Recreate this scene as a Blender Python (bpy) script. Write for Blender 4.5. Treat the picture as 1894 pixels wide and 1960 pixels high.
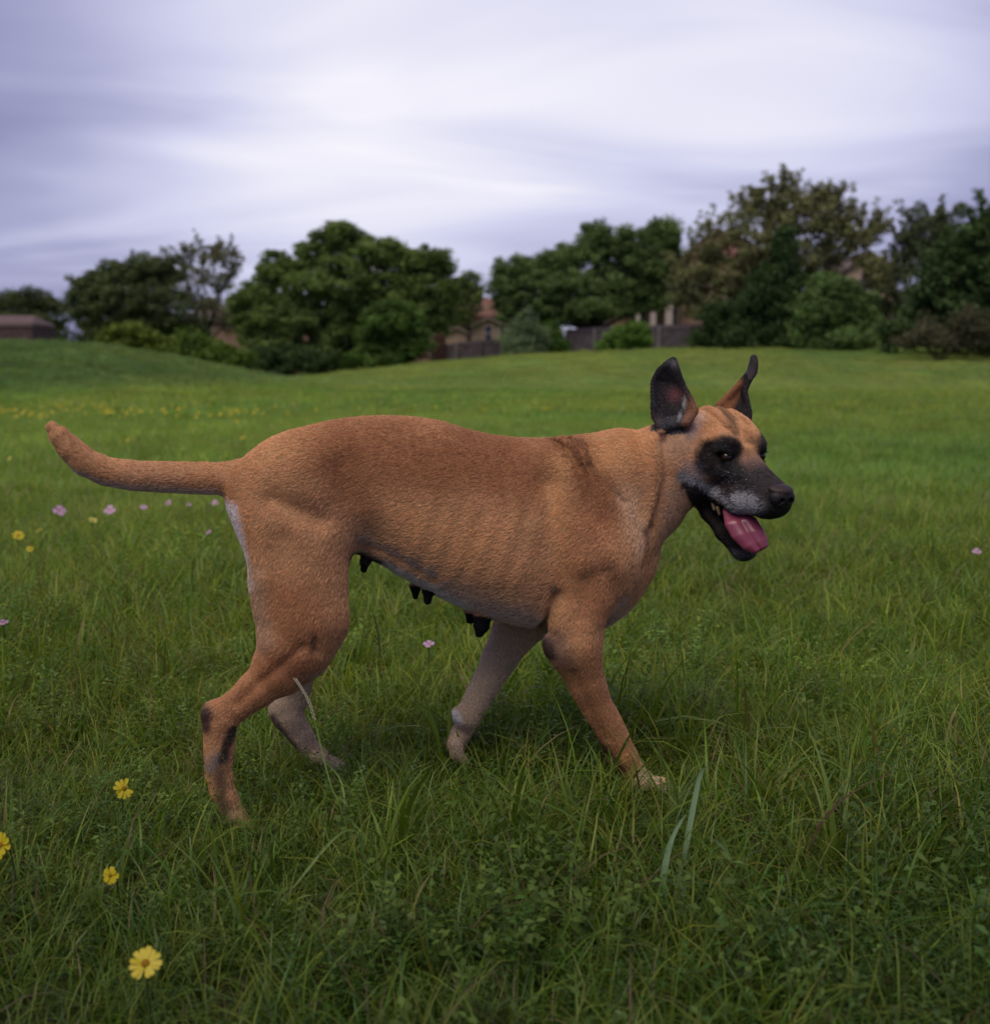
import bpy, math, random
import numpy as np
from mathutils import Vector, Matrix

for _o in list(bpy.data.objects):
    bpy.data.objects.remove(_o)
SC = bpy.context.scene
COL = SC.collection
R = math.radians
rng = np.random.default_rng(7)
random.seed(7)

# ------------------------------------------------------------------ camera, light, exposure
F = 2140.0                      # focal length measured in pixels of a 1894 x 1960 print of the photograph
H = 0.833                       # the photographer crouches: lens 0.83 m above the grass
PITCH = math.atan((980 - 705) / F)
cam_d = bpy.data.cameras.new('camera')
cam_d.sensor_fit = 'HORIZONTAL'
cam_d.sensor_width = 36
cam_d.lens = 36 * F / 1894
cam_d.clip_start = 0.05
cam_d.clip_end = 3000
cam_d.dof.use_dof = True
cam_d.dof.focus_distance = 2.12
cam_d.dof.aperture_fstop = 4.0
cam = bpy.data.objects.new('camera', cam_d)
cam.location = (0, 0, H)
cam.rotation_euler = (math.pi / 2 - PITCH, 0, 0)
COL.objects.link(cam)
SC.camera = cam

SUN_EL, SUN_AZ = 62.0, 208.0    # behind the photographer's left shoulder, veiled by cloud
world = bpy.data.worlds.new('World')
SC.world = world
world.use_nodes = True
wn, wl = world.node_tree.nodes, world.node_tree.links
wn.clear()


def wnode(t, **kw):
    n = wn.new(t)
    for k, v in kw.items():
        setattr(n, k, v)
    return n


def wmath(op, a, b=None, clamp=False):
    n = wn.new('ShaderNodeMath')
    n.operation = op
    n.use_clamp = clamp
    for i, s in enumerate((a, b)):
        if s is None:
            continue
        if isinstance(s, (int, float)):
            n.inputs[i].default_value = s
        else:
            wl.new(s, n.inputs[i])
    return n.outputs[0]


w_out = wnode('ShaderNodeOutputWorld')
w_sky = wnode('ShaderNodeTexSky', sky_type='NISHITA', sun_disc=False)
w_sky.sun_elevation = R(SUN_EL)
w_sky.sun_rotation = R(SUN_AZ)
w_bg = wnode('ShaderNodeBackground')
w_bg.inputs[1].default_value = 0.08
wl.new(w_sky.outputs[0], w_bg.inputs[0])
# overcast deck: a cloud sheet at constant height, drawn out by the wind
w_tc = wnode('ShaderNodeTexCoord')
w_sep = wnode('ShaderNodeSeparateXYZ')
wl.new(w_tc.outputs['Generated'], w_sep.inputs[0])
zc = wmath('MAXIMUM', w_sep.outputs[2], 0.0)
zd = wmath('ADD', zc, 0.16)
px_ = wmath('DIVIDE', w_sep.outputs[0], zd)
py_ = wmath('DIVIDE', w_sep.outputs[1], zd)
w_cmb = wnode('ShaderNodeCombineXYZ')
wl.new(px_, w_cmb.inputs[0])
wl.new(py_, w_cmb.inputs[1])


def wnoise(scale, loc, rot, size, detail, rough, dist=0.0):
    m = wnode('ShaderNodeMapping')
    m.inputs['Location'].default_value = loc
    m.inputs['Rotation'].default_value = (0, 0, rot)
    m.inputs['Scale'].default_value = size
    wl.new(w_cmb.outputs[0], m.inputs['Vector'])
    n = wnode('ShaderNodeTexNoise')
    n.inputs['Scale'].default_value = scale
    n.inputs['Detail'].default_value = detail
    n.inputs['Roughness'].default_value = rough
    n.inputs['Distortion'].default_value = dist
    wl.new(m.outputs[0], n.inputs['Vector'])
    return n.outputs['Fac']


n1 = wnoise(0.45, (5.5, 4.4, 7), R(12), (0.60, 0.70, 1), 3, 0.45, 0.3)     # broad banks
n2 = wnoise(1.25, (0.4, 6.3, 2), R(16), (0.55, 1.05, 1), 3, 0.5, 0.7)    # wind streaks
# thinner cloud towards one quarter of the sky: the deck lets more light through there
w_dot = wnode('ShaderNodeVectorMath', operation='DOT_PRODUCT')
_gd = Vector((0.06, 1.0, 0.27)).normalized()
w_dot.inputs[1].default_value = _gd
wl.new(w_tc.outputs['Generated'], w_dot.inputs[0])
glow = wnode('ShaderNodeMapRange', interpolation_type='SMOOTHERSTEP')
glow.inputs['From Min'].default_value = 0.87
glow.inputs['From Max'].default_value = 1.0
wl.new(w_dot.outputs['Value'], glow.inputs['Value'])
dens = wmath('ADD', wmath('MULTIPLY', n1, 0.95), wmath('MULTIPLY', n2, 0.74))
val = wmath('ADD', wmath('ADD', dens, -0.585), wmath('MULTIPLY', glow.outputs[0], 0.47))
ramp = wnode('ShaderNodeValToRGB')
_cr = ramp.color_ramp
_cr.elements[0].position = 0.20
_cr.elements[0].color = (0.125, 0.122, 0.235, 1)
_cr.elements[1].position = 0.95
_cr.elements[1].color = (0.62, 0.60, 0.635, 1)
e = _cr.elements.new(0.48)
e.color = (0.250, 0.250, 0.385, 1)
e = _cr.elements.new(0.70)
e.color = (0.415, 0.412, 0.54, 1)
wl.new(val, ramp.inputs[0])
w_cl = wnode('ShaderNodeBackground')
w_cl.inputs[1].default_value = 1.0
wl.new(ramp.outputs[0], w_cl.inputs[0])
w_mix = wnode('ShaderNodeMixShader')
w_mix.inputs[0].default_value = 0.93
wl.new(w_bg.outputs[0], w_mix.inputs[1])
wl.new(w_cl.outputs[0], w_mix.inputs[2])
wl.new(w_mix.outputs[0], w_out.inputs[0])

sun_d = bpy.data.lights.new('sun', 'SUN')
sun_d.energy = 1.5
sun_d.angle = R(45)
sun_d.color = (1.0, 0.90, 0.74)
sun = bpy.data.objects.new('sun', sun_d)
_az = R(SUN_AZ)
_sd = Vector((math.sin(_az) * math.cos(R(SUN_EL)), math.cos(_az) * math.cos(R(SUN_EL)), math.sin(R(SUN_EL))))
sun.rotation_euler = _sd.to_track_quat('Z', 'Y').to_euler()
sun.location = (0, -5, 12)
COL.objects.link(sun)

SC.view_settings.view_transform = 'Standard'
SC.view_settings.look = 'None'
SC.view_settings.exposure = 0.70
SC.view_settings.gamma = 1.0
SC.view_settings.use_curve_mapping = False
SC.render.engine = 'CYCLES'
SC.cycles.use_denoising = True
SC.cycles.max_bounces = 6
SC.cycles.diffuse_bounces = 3
SC.cycles.glossy_bounces = 2
SC.cycles.transmission_bounces = 4
SC.cycles.transparent_max_bounces = 8
SC.cycles.caustics_reflective = False
SC.cycles.caustics_refractive = False
try:
    SC.cycles_curves.shape = 'RIBBONS'
except Exception:
    pass


# ------------------------------------------------------------------ helpers
def ray(u, v):
    """direction (depth 1 along the optical axis) through a point of the print"""
    x, y = (u - 947) / F, (980 - v) / F
    return np.array([x, y * math.sin(PITCH) + math.cos(PITCH), y * math.cos(PITCH) - math.sin(PITCH)])


def at(u, v, Y):
    d = ray(u, v)
    t = Y / d[1]
    return np.array([d[0] * t, Y, H + d[2] * t])


def tag(o, label=None, cat=None, group=None, kind=None):
    if label: o['label'] = label
    if cat: o['category'] = cat
    if group: o['group'] = group
    if kind: o['kind'] = kind
    return o


def empty(name, loc=(0, 0, 0), rz=0.0):
    o = bpy.data.objects.new(name, None)
    o.location = loc
    o.rotation_euler = (0, 0, rz)
    o.empty_display_size = 0.1
    COL.objects.link(o)
    return o


def np_mesh(name, verts, faces, smooth=True):
    """mesh from numpy arrays; faces all of one size"""
    me = bpy.data.meshes.new(name)
    verts = np.ascontiguousarray(verts, np.float32)
    faces = np.ascontiguousarray(faces, np.int32)
    nf, k = faces.shape
    me.vertices.add(len(verts))
    me.vertices.foreach_set('co', verts.ravel())
    me.loops.add(nf * k)
    me.loops.foreach_set('vertex_index', faces.ravel())
    me.polygons.add(nf)
    me.polygons.foreach_set('loop_start', np.arange(0, nf * k, k, dtype=np.int32))
    try:
        me.polygons.foreach_set('loop_total', np.full(nf, k, np.int32))
    except Exception:
        pass
    me.polygons.foreach_set('use_smooth', np.full(nf, smooth, bool))
    me.update(calc_edges=True)
    return me


def set_col(me, cols, name='col'):
    a = me.attributes.new(name, 'FLOAT_COLOR', 'POINT')
    c = np.ones((len(cols), 4), np.float32)
    c[:, :3] = cols
    a.data.foreach_set('color', c.ravel())


def link(name, me, mat=None, parent=None):
    o = bpy.data.objects.new(name, me)
    if mat is not None:
        me.materials.clear()
        me.materials.append(mat)
    if parent is not None:
        o.parent = parent
    COL.objects.link(o)
    return o


class MB:
    """collects boxes, tubes and polygons of one part; built as one mesh"""

    def __init__(self):
        self.v, self.f = [], []

    def poly(self, pts, faces):
        b = len(self.v)
        self.v += [tuple(map(float, q)) for q in pts]
        self.f += [tuple(b + i for i in fc) for fc in faces]

    def box(self, c, s, rz=0.0):
        cx, cy, cz = c
        hx, hy, hz = s[0] / 2, s[1] / 2, s[2] / 2
        ca, sa = math.cos(rz), math.sin(rz)
        pts = []
        for dz in (-hz, hz):
            for dx, dy in ((-hx, -hy), (hx, -hy), (hx, hy), (-hx, hy)):
                pts.append((cx + dx * ca - dy * sa, cy + dx * sa + dy * ca, cz + dz))
        self.poly(pts, [(3, 2, 1, 0), (4, 5, 6, 7), (0, 1, 5, 4), (1, 2, 6, 5), (2, 3, 7, 6), (3, 0, 4, 7)])

    def tube(self, path, radii, n=7):
        path = [Vector(q) for q in path]
        b = len(self.v)
        prev = None
        for i, q in enumerate(path):
            d = (path[min(i + 1, len(path) - 1)] - path[max(i - 1, 0)]).normalized()
            if prev is None:
                a = d.orthogonal().normalized()
            else:
                a = (prev - d * prev.dot(d)).normalized()
            prev = a
            c = d.cross(a)
            for k in range(n):
                t = 2 * math.pi * k / n
                self.v.append(tuple(q + (a * math.cos(t) + c * math.sin(t)) * radii[i]))
        for i in range(len(path) - 1):
            for k in range(n):
                k2 = (k + 1) % n
                self.f.append((b + i * n + k, b + i * n + k2, b + (i + 1) * n + k2, b + (i + 1) * n + k))
        self.f.append(tuple(b + k for k in reversed(range(n))))
        self.f.append(tuple(b + (len(path) - 1) * n + k for k in range(n)))

    def build(self, name, mat, parent=None, smooth=False):
        me = bpy.data.meshes.new(name)
        me.from_pydata(self.v, [], self.f)
        if smooth:
            me.polygons.foreach_set('use_smooth', np.full(len(me.polygons), True))
        me.update()
        return link(name, me, mat, parent)


def new_mat(name):
    m = bpy.data.materials.new(name)
    m.use_nodes = True
    nt = m.node_tree
    nt.nodes.clear()
    out = nt.nodes.new('ShaderNodeOutputMaterial')
    return m, nt, nt.nodes, nt.links, out


def pbr(name, color, rough=0.7, spec=0.3, noise=None, bump=None, attr=None, color2=None, sss=0.0, coat=0.0):
    """principled material; noise = (scale, low colour factor), bump = (scale, strength)"""
    m, nt, N, L, out = new_mat(name)
    b = N.new('ShaderNodeBsdfPrincipled')
    b.inputs['Roughness'].default_value = rough
    b.inputs['Specular IOR Level'].default_value = spec
    b.inputs['Base Color'].default_value = (*color, 1)
    if coat:
        b.inputs['Coat Weight'].default_value = coat
        b.inputs['Coat Roughness'].default_value = 0.15
    if sss:
        b.inputs['Subsurface Weight'].default_value = sss
        b.inputs['Subsurface Radius'].default_value = (0.012, 0.004, 0.003)
        b.inputs['Subsurface Scale'].default_value = 0.6
    L.new(b.outputs[0], out.inputs[0])
    src = None
    if attr:
        a = N.new('ShaderNodeAttribute')
        a.attribute_name = attr
        src = a.outputs['Color']
    tc = N.new('ShaderNodeTexCoord')
    if noise:
        n = N.new('ShaderNodeTexNoise')
        n.inputs['Scale'].default_value = noise[0]
        n.inputs['Detail'].default_value = 6
        L.new(tc.outputs['Object'], n.inputs['Vector'])
        mx = N.new('ShaderNodeMix')
        mx.data_type = 'RGBA'
        c2 = color2 if color2 else tuple(c * noise[1] for c in color)
        mx.inputs[6].default_value = (*c2, 1)
        mx.inputs[7].default_value = (*color, 1)
        mr = N.new('ShaderNodeMapRange')
        mr.inputs['From Min'].default_value = 0.35
        mr.inputs['From Max'].default_value = 0.65
        L.new(n.outputs['Fac'], mr.inputs['Value'])
        L.new(mr.outputs[0], mx.inputs[0])
        if src is not None:
            mm = N.new('ShaderNodeMix')
            mm.data_type = 'RGBA'
            mm.blend_type = 'MULTIPLY'
            mm.inputs[0].default_value = 1
            L.new(src, mm.inputs[6])
            L.new(mx.outputs[2], mm.inputs[7])
            src = mm.outputs[2]
        else:
            src = mx.outputs[2]
    if src is not None:
        L.new(src, b.inputs['Base Color'])
    if bump:
        n = N.new('ShaderNodeTexNoise')
        n.inputs['Scale'].default_value = bump[0]
        n.inputs['Detail'].default_value = 5
        L.new(tc.outputs['Object'], n.inputs['Vector'])
        bp = N.new('ShaderNodeBump')
        bp.inputs['Strength'].default_value = bump[1]
        bp.inputs['Distance'].default_value = 0.02
        L.new(n.outputs['Fac'], bp.inputs['Height'])
        L.new(bp.outputs[0], b.inputs['Normal'])
    return m


def leaf_mat(name, attr='col', trans=0.35, tint=(1.25, 1.15, 0.55), rough=0.5, spec=0.25, rnd=0.35, tinted=False):
    """thin leaf: reflects and lets light through; colour from the mesh, varied per instance"""
    m, nt, N, L, out = new_mat(name)
    a = N.new('ShaderNodeAttribute')
    a.attribute_name = attr
    col = a.outputs['Color']
    if tinted:
        ti_ = N.new('ShaderNodeAttribute')
        ti_.attribute_type = 'INSTANCER'
        ti_.attribute_name = 'tint'
        tm_ = N.new('ShaderNodeMix')
        tm_.data_type = 'RGBA'
        tm_.blend_type = 'MULTIPLY'
        tm_.inputs[0].default_value = 1
        L.new(col, tm_.inputs[6])
        L.new(ti_.outputs['Color'], tm_.inputs[7])
        col = tm_.outputs[2]
    if rnd:
        oi = N.new('ShaderNodeObjectInfo')
        hs = N.new('ShaderNodeHueSaturation')
        mv = N.new('ShaderNodeMapRange')
        mv.inputs['To Min'].default_value = 1 - rnd
        mv.inputs['To Max'].default_value = 1 + rnd
        L.new(oi.outputs['Random'], mv.inputs['Value'])
        L.new(mv.outputs[0], hs.inputs['Value'])
        ml = N.new('ShaderNodeMath')
        ml.operation = 'MULTIPLY'
        ml.inputs[1].default_value = 7.31
        L.new(oi.outputs['Random'], ml.inputs[0])
        fr = N.new('ShaderNodeMath')
        fr.operation = 'FRACT'
        L.new(ml.outputs[0], fr.inputs[0])
        mh = N.new('ShaderNodeMapRange')
        mh.inputs['To Min'].default_value = 0.475
        mh.inputs['To Max'].default_value = 0.515
        L.new(fr.outputs[0], mh.inputs['Value'])
        L.new(mh.outputs[0], hs.inputs['Hue'])
        L.new(col, hs.inputs['Color'])
        col = hs.outputs[0]
    b = N.new('ShaderNodeBsdfPrincipled')
    b.inputs['Roughness'].default_value = rough
    b.inputs['Specular IOR Level'].default_value = spec
    L.new(col, b.inputs['Base Color'])
    t = N.new('ShaderNodeBsdfTranslucent')
    vm = N.new('ShaderNodeMix')
    vm.data_type = 'RGBA'
    vm.blend_type = 'MULTIPLY'
    vm.inputs[0].default_value = 1
    vm.inputs[7].default_value = (*tint, 1)
    L.new(col, vm.inputs[6])
    L.new(vm.outputs[2], t.inputs['Color'])
    mx = N.new('ShaderNodeMixShader')
    mx.inputs[0].default_value = trans
    L.new(b.outputs[0], mx.inputs[1])
    L.new(t.outputs[0], mx.inputs[2])
    L.new(mx.outputs[0], out.inputs[0])
    return m


def smooth01(x):
    x = np.clip(x, 0, 1)
    return x * x * (3 - 2 * x)


def vnoise(P, scale, seed=0):
    """cheap smooth value noise on points (n,3) -> (n,), about -1..1"""
    q = np.asarray(P, np.float64) * scale + seed * 17.31
    i = np.floor(q).astype(np.int64)
    f = q - i
    f = f * f * (3 - 2 * f)
    out = np.zeros(len(q))
    for dx in (0, 1):
        for dy in (0, 1):
            for dz in (0, 1):
                h = ((i[:, 0] + dx) * 73856093) ^ ((i[:, 1] + dy) * 19349663) ^ ((i[:, 2] + dz) * 83492791) ^ (seed * 2654435)
                h = (h * 1103515245 + 12345) & 0x7fffffff
                h = ((h >> 7) ^ h) * 48271 & 0x7fffffff
                val_ = h / 0x3fffffff - 1.0
                w_ = (f[:, 0] if dx else 1 - f[:, 0]) * (f[:, 1] if dy else 1 - f[:, 1]) * (f[:, 2] if dz else 1 - f[:, 2])
                out += w_ * val_
    return out

# ------------------------------------------------------------------ ground
def terrain(x, y):
    x, y = np.asarray(x, float), np.asarray(y, float)
    z = .015 * np.sin(x * 1.7 + .6) * np.sin(y * 1.3 + 1.1) * smooth01((y - 3.2) / 3) + .03 * np.sin(x * .33 + y * .21) * smooth01((y - 5) / 8)
    ridge = np.interp(x, [-60, -24, -15.9, -13.4, -12.4, -10.9, -9.2, -7.5, -6.2, -4.5, -2.5], [1.75, 1.70, 1.58, 1.55, 1.41, 1.11, .71, .34, .16, .04, 0])
    z = z + ridge * smooth01((y - 21.5) / 15) * (1 - smooth01((y - 39) / 15))
    uu = 947 + F * x / np.maximum(y, 1)
    amp = np.interp(uu, [-600, 0, 480, 570, 700, 900, 1100, 1300, 1900, 2600], [.05, .05, .02, .14, .62, 1.38, 1.85, 2.10, 2.15, 2.15])
    z = z + amp * smooth01((y - 44) / 33)
    z = z + .04 * smooth01((y - 30) / 20) * np.sin(x * .11 + 1) * np.sin(y * .16)
    return z


_gy = np.concatenate([np.linspace(-6, 4, 26), 4 * (420 / 4) ** (np.linspace(0, 1, 150)[1:])])
_gs = np.linspace(-1, 1, 161)
_gs = np.sign(_gs) * np.abs(_gs) ** 1.4
_GY, _GX = np.meshgrid(_gy, _gs, indexing='ij')
_GX = _GX * (8 + np.maximum(_GY, 0) * 1.1)
_gv = np.stack([_GX.ravel(), _GY.ravel(), terrain(_GX, _GY).ravel()], 1)
_nr_, _nc_ = _GY.shape
_i = np.arange((_nr_ - 1) * (_nc_ - 1))
_r, _c = _i // (_nc_ - 1), _i % (_nc_ - 1)
_b = _r * _nc_ + _c
ground_me = np_mesh('ground', _gv, np.stack([_b, _b + 1, _b + 1 + _nc_, _b + _nc_], 1))
M_ground, nt, N_, L_, out = new_mat('meadow_soil')
pb = N_.new('ShaderNodeBsdfPrincipled')
pb.inputs['Roughness'].default_value = .9
pb.inputs['Specular IOR Level'].default_value = .1
tc_ = N_.new('ShaderNodeTexCoord')


def tex(scale, detail=5, rough=.6, node='ShaderNodeTexNoise'):
    n = N_.new(node)
    n.inputs['Scale'].default_value = scale
    n.inputs['Detail'].default_value = detail
    n.inputs['Roughness'].default_value = rough
    L_.new(tc_.outputs['Object'], n.inputs['Vector'])
    return n.outputs['Fac']


def cramp(fac, stops):
    r_ = N_.new('ShaderNodeValToRGB')
    el = r_.color_ramp.elements
    while len(el) > 1: el.remove(el[-1])
    el[0].position, el[0].color = stops[0][0], (*stops[0][1], 1)
    for p_, c_ in stops[1:]:
        e_ = el.new(p_)
        e_.color = (*c_, 1)
    L_.new(fac, r_.inputs[0])
    return r_.outputs[0]


def cmix(fac, a, b, mode='MIX'):
    m_ = N_.new('ShaderNodeMix')
    m_.data_type = 'RGBA'
    m_.blend_type = mode
    if isinstance(fac, (int, float)): m_.inputs[0].default_value = fac
    else: L_.new(fac, m_.inputs[0])
    L_.new(a, m_.inputs[6])
    L_.new(b, m_.inputs[7])
    return m_.outputs[2]


near_c = cramp(tex(9, 8), [(.3, (.020, .022, .009)), (.5, (.032, .034, .014)), (.7, (.055, .045, .024))])
far_c = cramp(tex(.35, 8), [(.3, (.085, .140, .030)), (.5, (.125, .180, .040)), (.68, (.170, .190, .062)), (.8, (.190, .165, .075))])
sp = N_.new('ShaderNodeSeparateXYZ')
L_.new(tc_.outputs['Object'], sp.inputs[0])
mr_ = N_.new('ShaderNodeMapRange')
mr_.inputs['From Min'].default_value = 10
mr_.inputs['From Max'].default_value = 32
L_.new(sp.outputs[1], mr_.inputs['Value'])
L_.new(cmix(mr_.outputs[0], near_c, far_c), pb.inputs['Base Color'])
bp_ = N_.new('ShaderNodeBump')
bp_.inputs['Strength'].default_value = .8
bp_.inputs['Distance'].default_value = .05
L_.new(tex(14, 8), bp_.inputs['Height'])
L_.new(bp_.outputs[0], pb.inputs['Normal'])
L_.new(pb.outputs[0], out.inputs[0])
ground = link('ground', ground_me, M_ground)
tag(ground, kind='structure')


def gpt(u, Y, dz=0.0):
    x = (u - 947) / F * Y
    # Y is the distance along the ground, straight ahead
    return np.array([x, Y, float(terrain(x, Y)) + dz])


def zat(v, Y):
    d = ray(947, v)
    return H + d[2] / d[1] * Y


# ------------------------------------------------------------------ houses and fences beyond the field
M_brick = pbr('tan_brick', (.30, .19, .145), .85, .2, noise=(3, .75), bump=(40, .3))
M_siding = pbr('tan_siding', (.46, .33, .25), .8, .2, noise=(2, .85))
M_roof = pbr('brown_shingle', (.235, .120, .095), .9, .15, noise=(6, .7), bump=(60, .4))
M_roof2 = pbr('grey_brown_shingle', (.20, .155, .145), .9, .15, noise=(6, .7), bump=(60, .4))
M_roof3 = pbr('pale_shingle', (.36, .275, .27), .9, .15, noise=(6, .75), bump=(60, .4))
M_trim = pbr('white_trim', (.50, .42, .39), .6, .3, noise=(4, .88))
M_glass = pbr('window_glass', (.015, .018, .022), .06, .6)
M_fence = pbr('weathered_fence', (.120, .098, .112), .85, .15, noise=(2.2, .62), bump=(30, .4))
M_post = pbr('fence_post', (.26, .235, .25), .85, .15, noise=(4, .75))
M_darkwood = pbr('dark_red_wood', (.055, .024, .020), .8, .2, noise=(5, .7))


def gable_roof(mb, x0, x1, y0, y1, ze, zr, over=.4, axis='x', t=.16):
    """two slopes with thickness; ridge along axis"""
    if axis == 'x':
        ym = (y0 + y1) / 2
        A = [(x0 - over, y0 - over, ze), (x1 + over, y0 - over, ze), (x1 + over, ym, zr), (x0 - over, ym, zr)]
        B = [(x1 + over, y1 + over, ze), (x0 - over, y1 + over, ze), (x0 - over, ym, zr), (x1 + over, ym, zr)]
    else:
        xm = (x0 + x1) / 2
        A = [(x0 - over, y1 + over, ze), (x0 - over, y0 - over, ze), (xm, y0 - over, zr), (xm, y1 + over, zr)]
        B = [(x1 + over, y0 - over, ze), (x1 + over, y1 + over, ze), (xm, y1 + over, zr), (xm, y0 - over, zr)]
    for S_ in (A, B):
        pts_ = [(a, b, c) for a, b, c in S_] + [(a, b, c - t) for a, b, c in S_]
        mb.poly(pts_, [(0, 1, 2, 3), (7, 6, 5, 4), (0, 4, 5, 1), (1, 5, 6, 2), (2, 6, 7, 3), (3, 7, 4, 0)])


def hip_roof(mb, x0, x1, y0, y1, ze, zr, over=.45, rl=.3, t=.18):
    xm, ym = (x0 + x1) / 2, (y0 + y1) / 2
    half = (x1 - x0) / 2 * rl
    p_ = [(x0 - over, y0 - over, ze), (x1 + over, y0 - over, ze), (x1 + over, y1 + over, ze), (x0 - over, y1 + over, ze), (xm - half, ym, zr), (xm + half, ym, zr)]
    p_ += [(a, b, ze - t) for a, b, c in p_[:4]]
    mb.poly(p_, [(0, 1, 5, 4), (1, 2, 5), (2, 3, 4, 5), (3, 0, 4), (9, 8, 7, 6), (0, 6, 7, 1), (1, 7, 8, 2), (2, 8, 9, 3), (3, 9, 6, 0)])


def gable_wall(mb, x0, x1, y0, y1, z0, ze, zr, axis):
    """box with gable ends"""
    mb.box(((x0 + x1) / 2, (y0 + y1) / 2, (z0 + ze) / 2), (x1 - x0, y1 - y0, ze - z0))
    if axis == 'y':
        xm = (x0 + x1) / 2
        for y_ in (y0, y1):
            e_ = .12 if y_ == y0 else -.12
            mb.poly([(x0, y_, ze), (x1, y_, ze), (xm, y_, zr), (x0, y_ + e_, ze), (x1, y_ + e_, ze), (xm, y_ + e_, zr)],
                    [(0, 1, 2), (5, 4, 3), (0, 3, 4, 1), (1, 4, 5, 2), (2, 5, 3, 0)])


def window(parent, cx, y, cz, w, h):
    f_ = MB()
    for dx in (-w / 2, w / 2): f_.box((cx + dx, y, cz), (.12, .10, h + .12))
    for dz in (-h / 2, 0, h / 2): f_.box((cx, y, cz + dz), (w - .12, .08, .09))
    o = f_.build('window', M_trim, parent)
    p_ = MB()
    p_.box((cx, y + .04, cz), (w - .1, .03, h - .06))
    p_.build('pane', M_glass, o)
    return o


# every house: an Empty on its plot, parts in local metres (x right, y away from us)
def house(u0, u1, Y, label):
    c = gpt((u0 + u1) / 2, Y)
    o = empty('house', c)
    tag(o, label, 'house', 'houses behind the trees')
    w = (u1 - u0) / F * Y
    return o, w, (lambda v: zat(v, Y) - c[2]), (lambda u: (u - (u0 + u1) / 2) / F * Y)


o, w, zz, xx = house(700, 1010, 104, 'tan house with red-brown roof behind the fence, gable wings, seen between the two big oaks')
m = MB(); m.box((0, 5, zz(600) / 2), (w, 9, zz(600))); m.build('wall', M_brick, o)
m = MB(); hip_roof(m, -w / 2, w / 2, .5, 9.5, zz(602), zz(562), rl=.5); m.build('roof', M_roof, o)
m = MB(); gable_wall(m, xx(903), xx(966), -3.2, .45, 0, zz(628), zz(612), 'y'); m.build('wing_wall', M_siding, o)
m = MB(); gable_roof(m, xx(903), xx(966), -3.2, .40, zz(628), zz(609), .35, 'y'); m.build('wing_roof', M_roof3, o)
m = MB(); gable_wall(m, xx(856), xx(899), -3.0, .43, 0, zz(640), zz(630), 'y'); m.build('wing_wall', M_siding, o)
m = MB(); gable_roof(m, xx(856), xx(899), -3.0, .38, zz(640), zz(627), .3, 'y'); m.build('wing_roof', M_roof3, o)
m = MB(); m.box((xx(888), -.25, zz(611)), (1.7, 1.3, .16)); m.build('porch_eave', M_trim, o)
window(o, xx(935), -3.26, zz(640), .7, 1.4)
window(o, xx(961), -3.26, zz(640), .6, 1.3)
for uu in (760, 820): window(o, xx(uu), .46, zz(628), 1.1, 1.4)

o, w, zz, xx = house(1178, 1505, 98, 'tall brick house with brown hip roof rising behind the bare-topped olive tree')
m = MB(); m.box((0, 6, zz(520) / 2), (w, 10, zz(520))); m.build('wall', M_brick, o)
m = MB(); hip_roof(m, xx(1290), w / 2, 1, 11, zz(522), zz(426), rl=.22); m.build('roof', M_roof, o)
m = MB(); hip_roof(m, -w / 2, xx(1288), 1, 11, zz(524), zz(470), rl=.3); m.build('roof', M_roof2, o)
m = MB(); m.box((xx(1240), -.5, zz(576)), (5.2, 3.0, .35)); m.build('porch_roof', M_roof2, o)
for uu, ww in ((1212, .34), (1240, .48), (1269, .60)):
    m = MB(); m.box((xx(uu), -1.6, zz(578) / 2), (ww, ww, zz(578))); m.build('porch_post', M_trim, o)
window(o, xx(1283), .95, zz(606), .9, 1.5)
window(o, xx(1225), .95, zz(606), .9, 1.6)
for uu in (1330, 1400, 1460): window(o, xx(uu), .95, zz(560), 1.2, 1.6)

o, w, zz, xx = house(1592, 1702, 100, 'tan gabled house glimpsed above the rounded green bush at right')
m = MB(); gable_wall(m, -w / 2, w / 2, 0, 9, 0, zz(530), zz(480), 'y'); m.build('wall', M_siding, o)
m = MB(); gable_roof(m, -w / 2, w / 2, 0, 9, zz(530), zz(478), .4, 'y'); m.build('roof', M_roof2, o)
window(o, 0, -.05, zz(540), 1.2, 1.5)

o, w, zz, xx = house(330, 625, 112, 'pinkish brick house half hidden behind the left row of oaks')
m = MB(); m.box((0, 5, zz(610) / 2), (w, 9, zz(610))); m.build('wall', M_brick, o)
m = MB(); hip_roof(m, -w / 2, w / 2, .5, 9.5, zz(612), zz(578), rl=.5); m.build('roof', M_roof2, o)
for uu in (400, 480, 560): window(o, xx(uu), -.05 + .5, zz(636), 1.1, 1.4)

c = gpt(20, 60)
o = empty('shed', c)
tag(o, 'brown wooden shed at the left edge behind the grassy mound', 'shed')
zz = lambda v: zat(v, 60) - c[2]
xx = lambda u: (u - 20) / F * 60
m = MB(); m.box(((xx(-60) + xx(73)) / 2, 1.5, zz(619) / 2), (xx(73) - xx(-60), 3, zz(619))); m.build('wall', pbr('shed_wood', (.105, .064, .066), .85, .2, noise=(3, .7)), o)
m = MB(); hip_roof(m, xx(-60), xx(73), 0, 3, zz(619), zz(601), .06, rl=.75); m.build('roof', pbr('shed_roof', (.150, .105, .105), .9, .15, noise=(5, .75)), o)
m = MB(); m.box((xx(30), -.03, .95), (.9, .05, 1.9)); m.build('door', M_darkwood, o)


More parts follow.
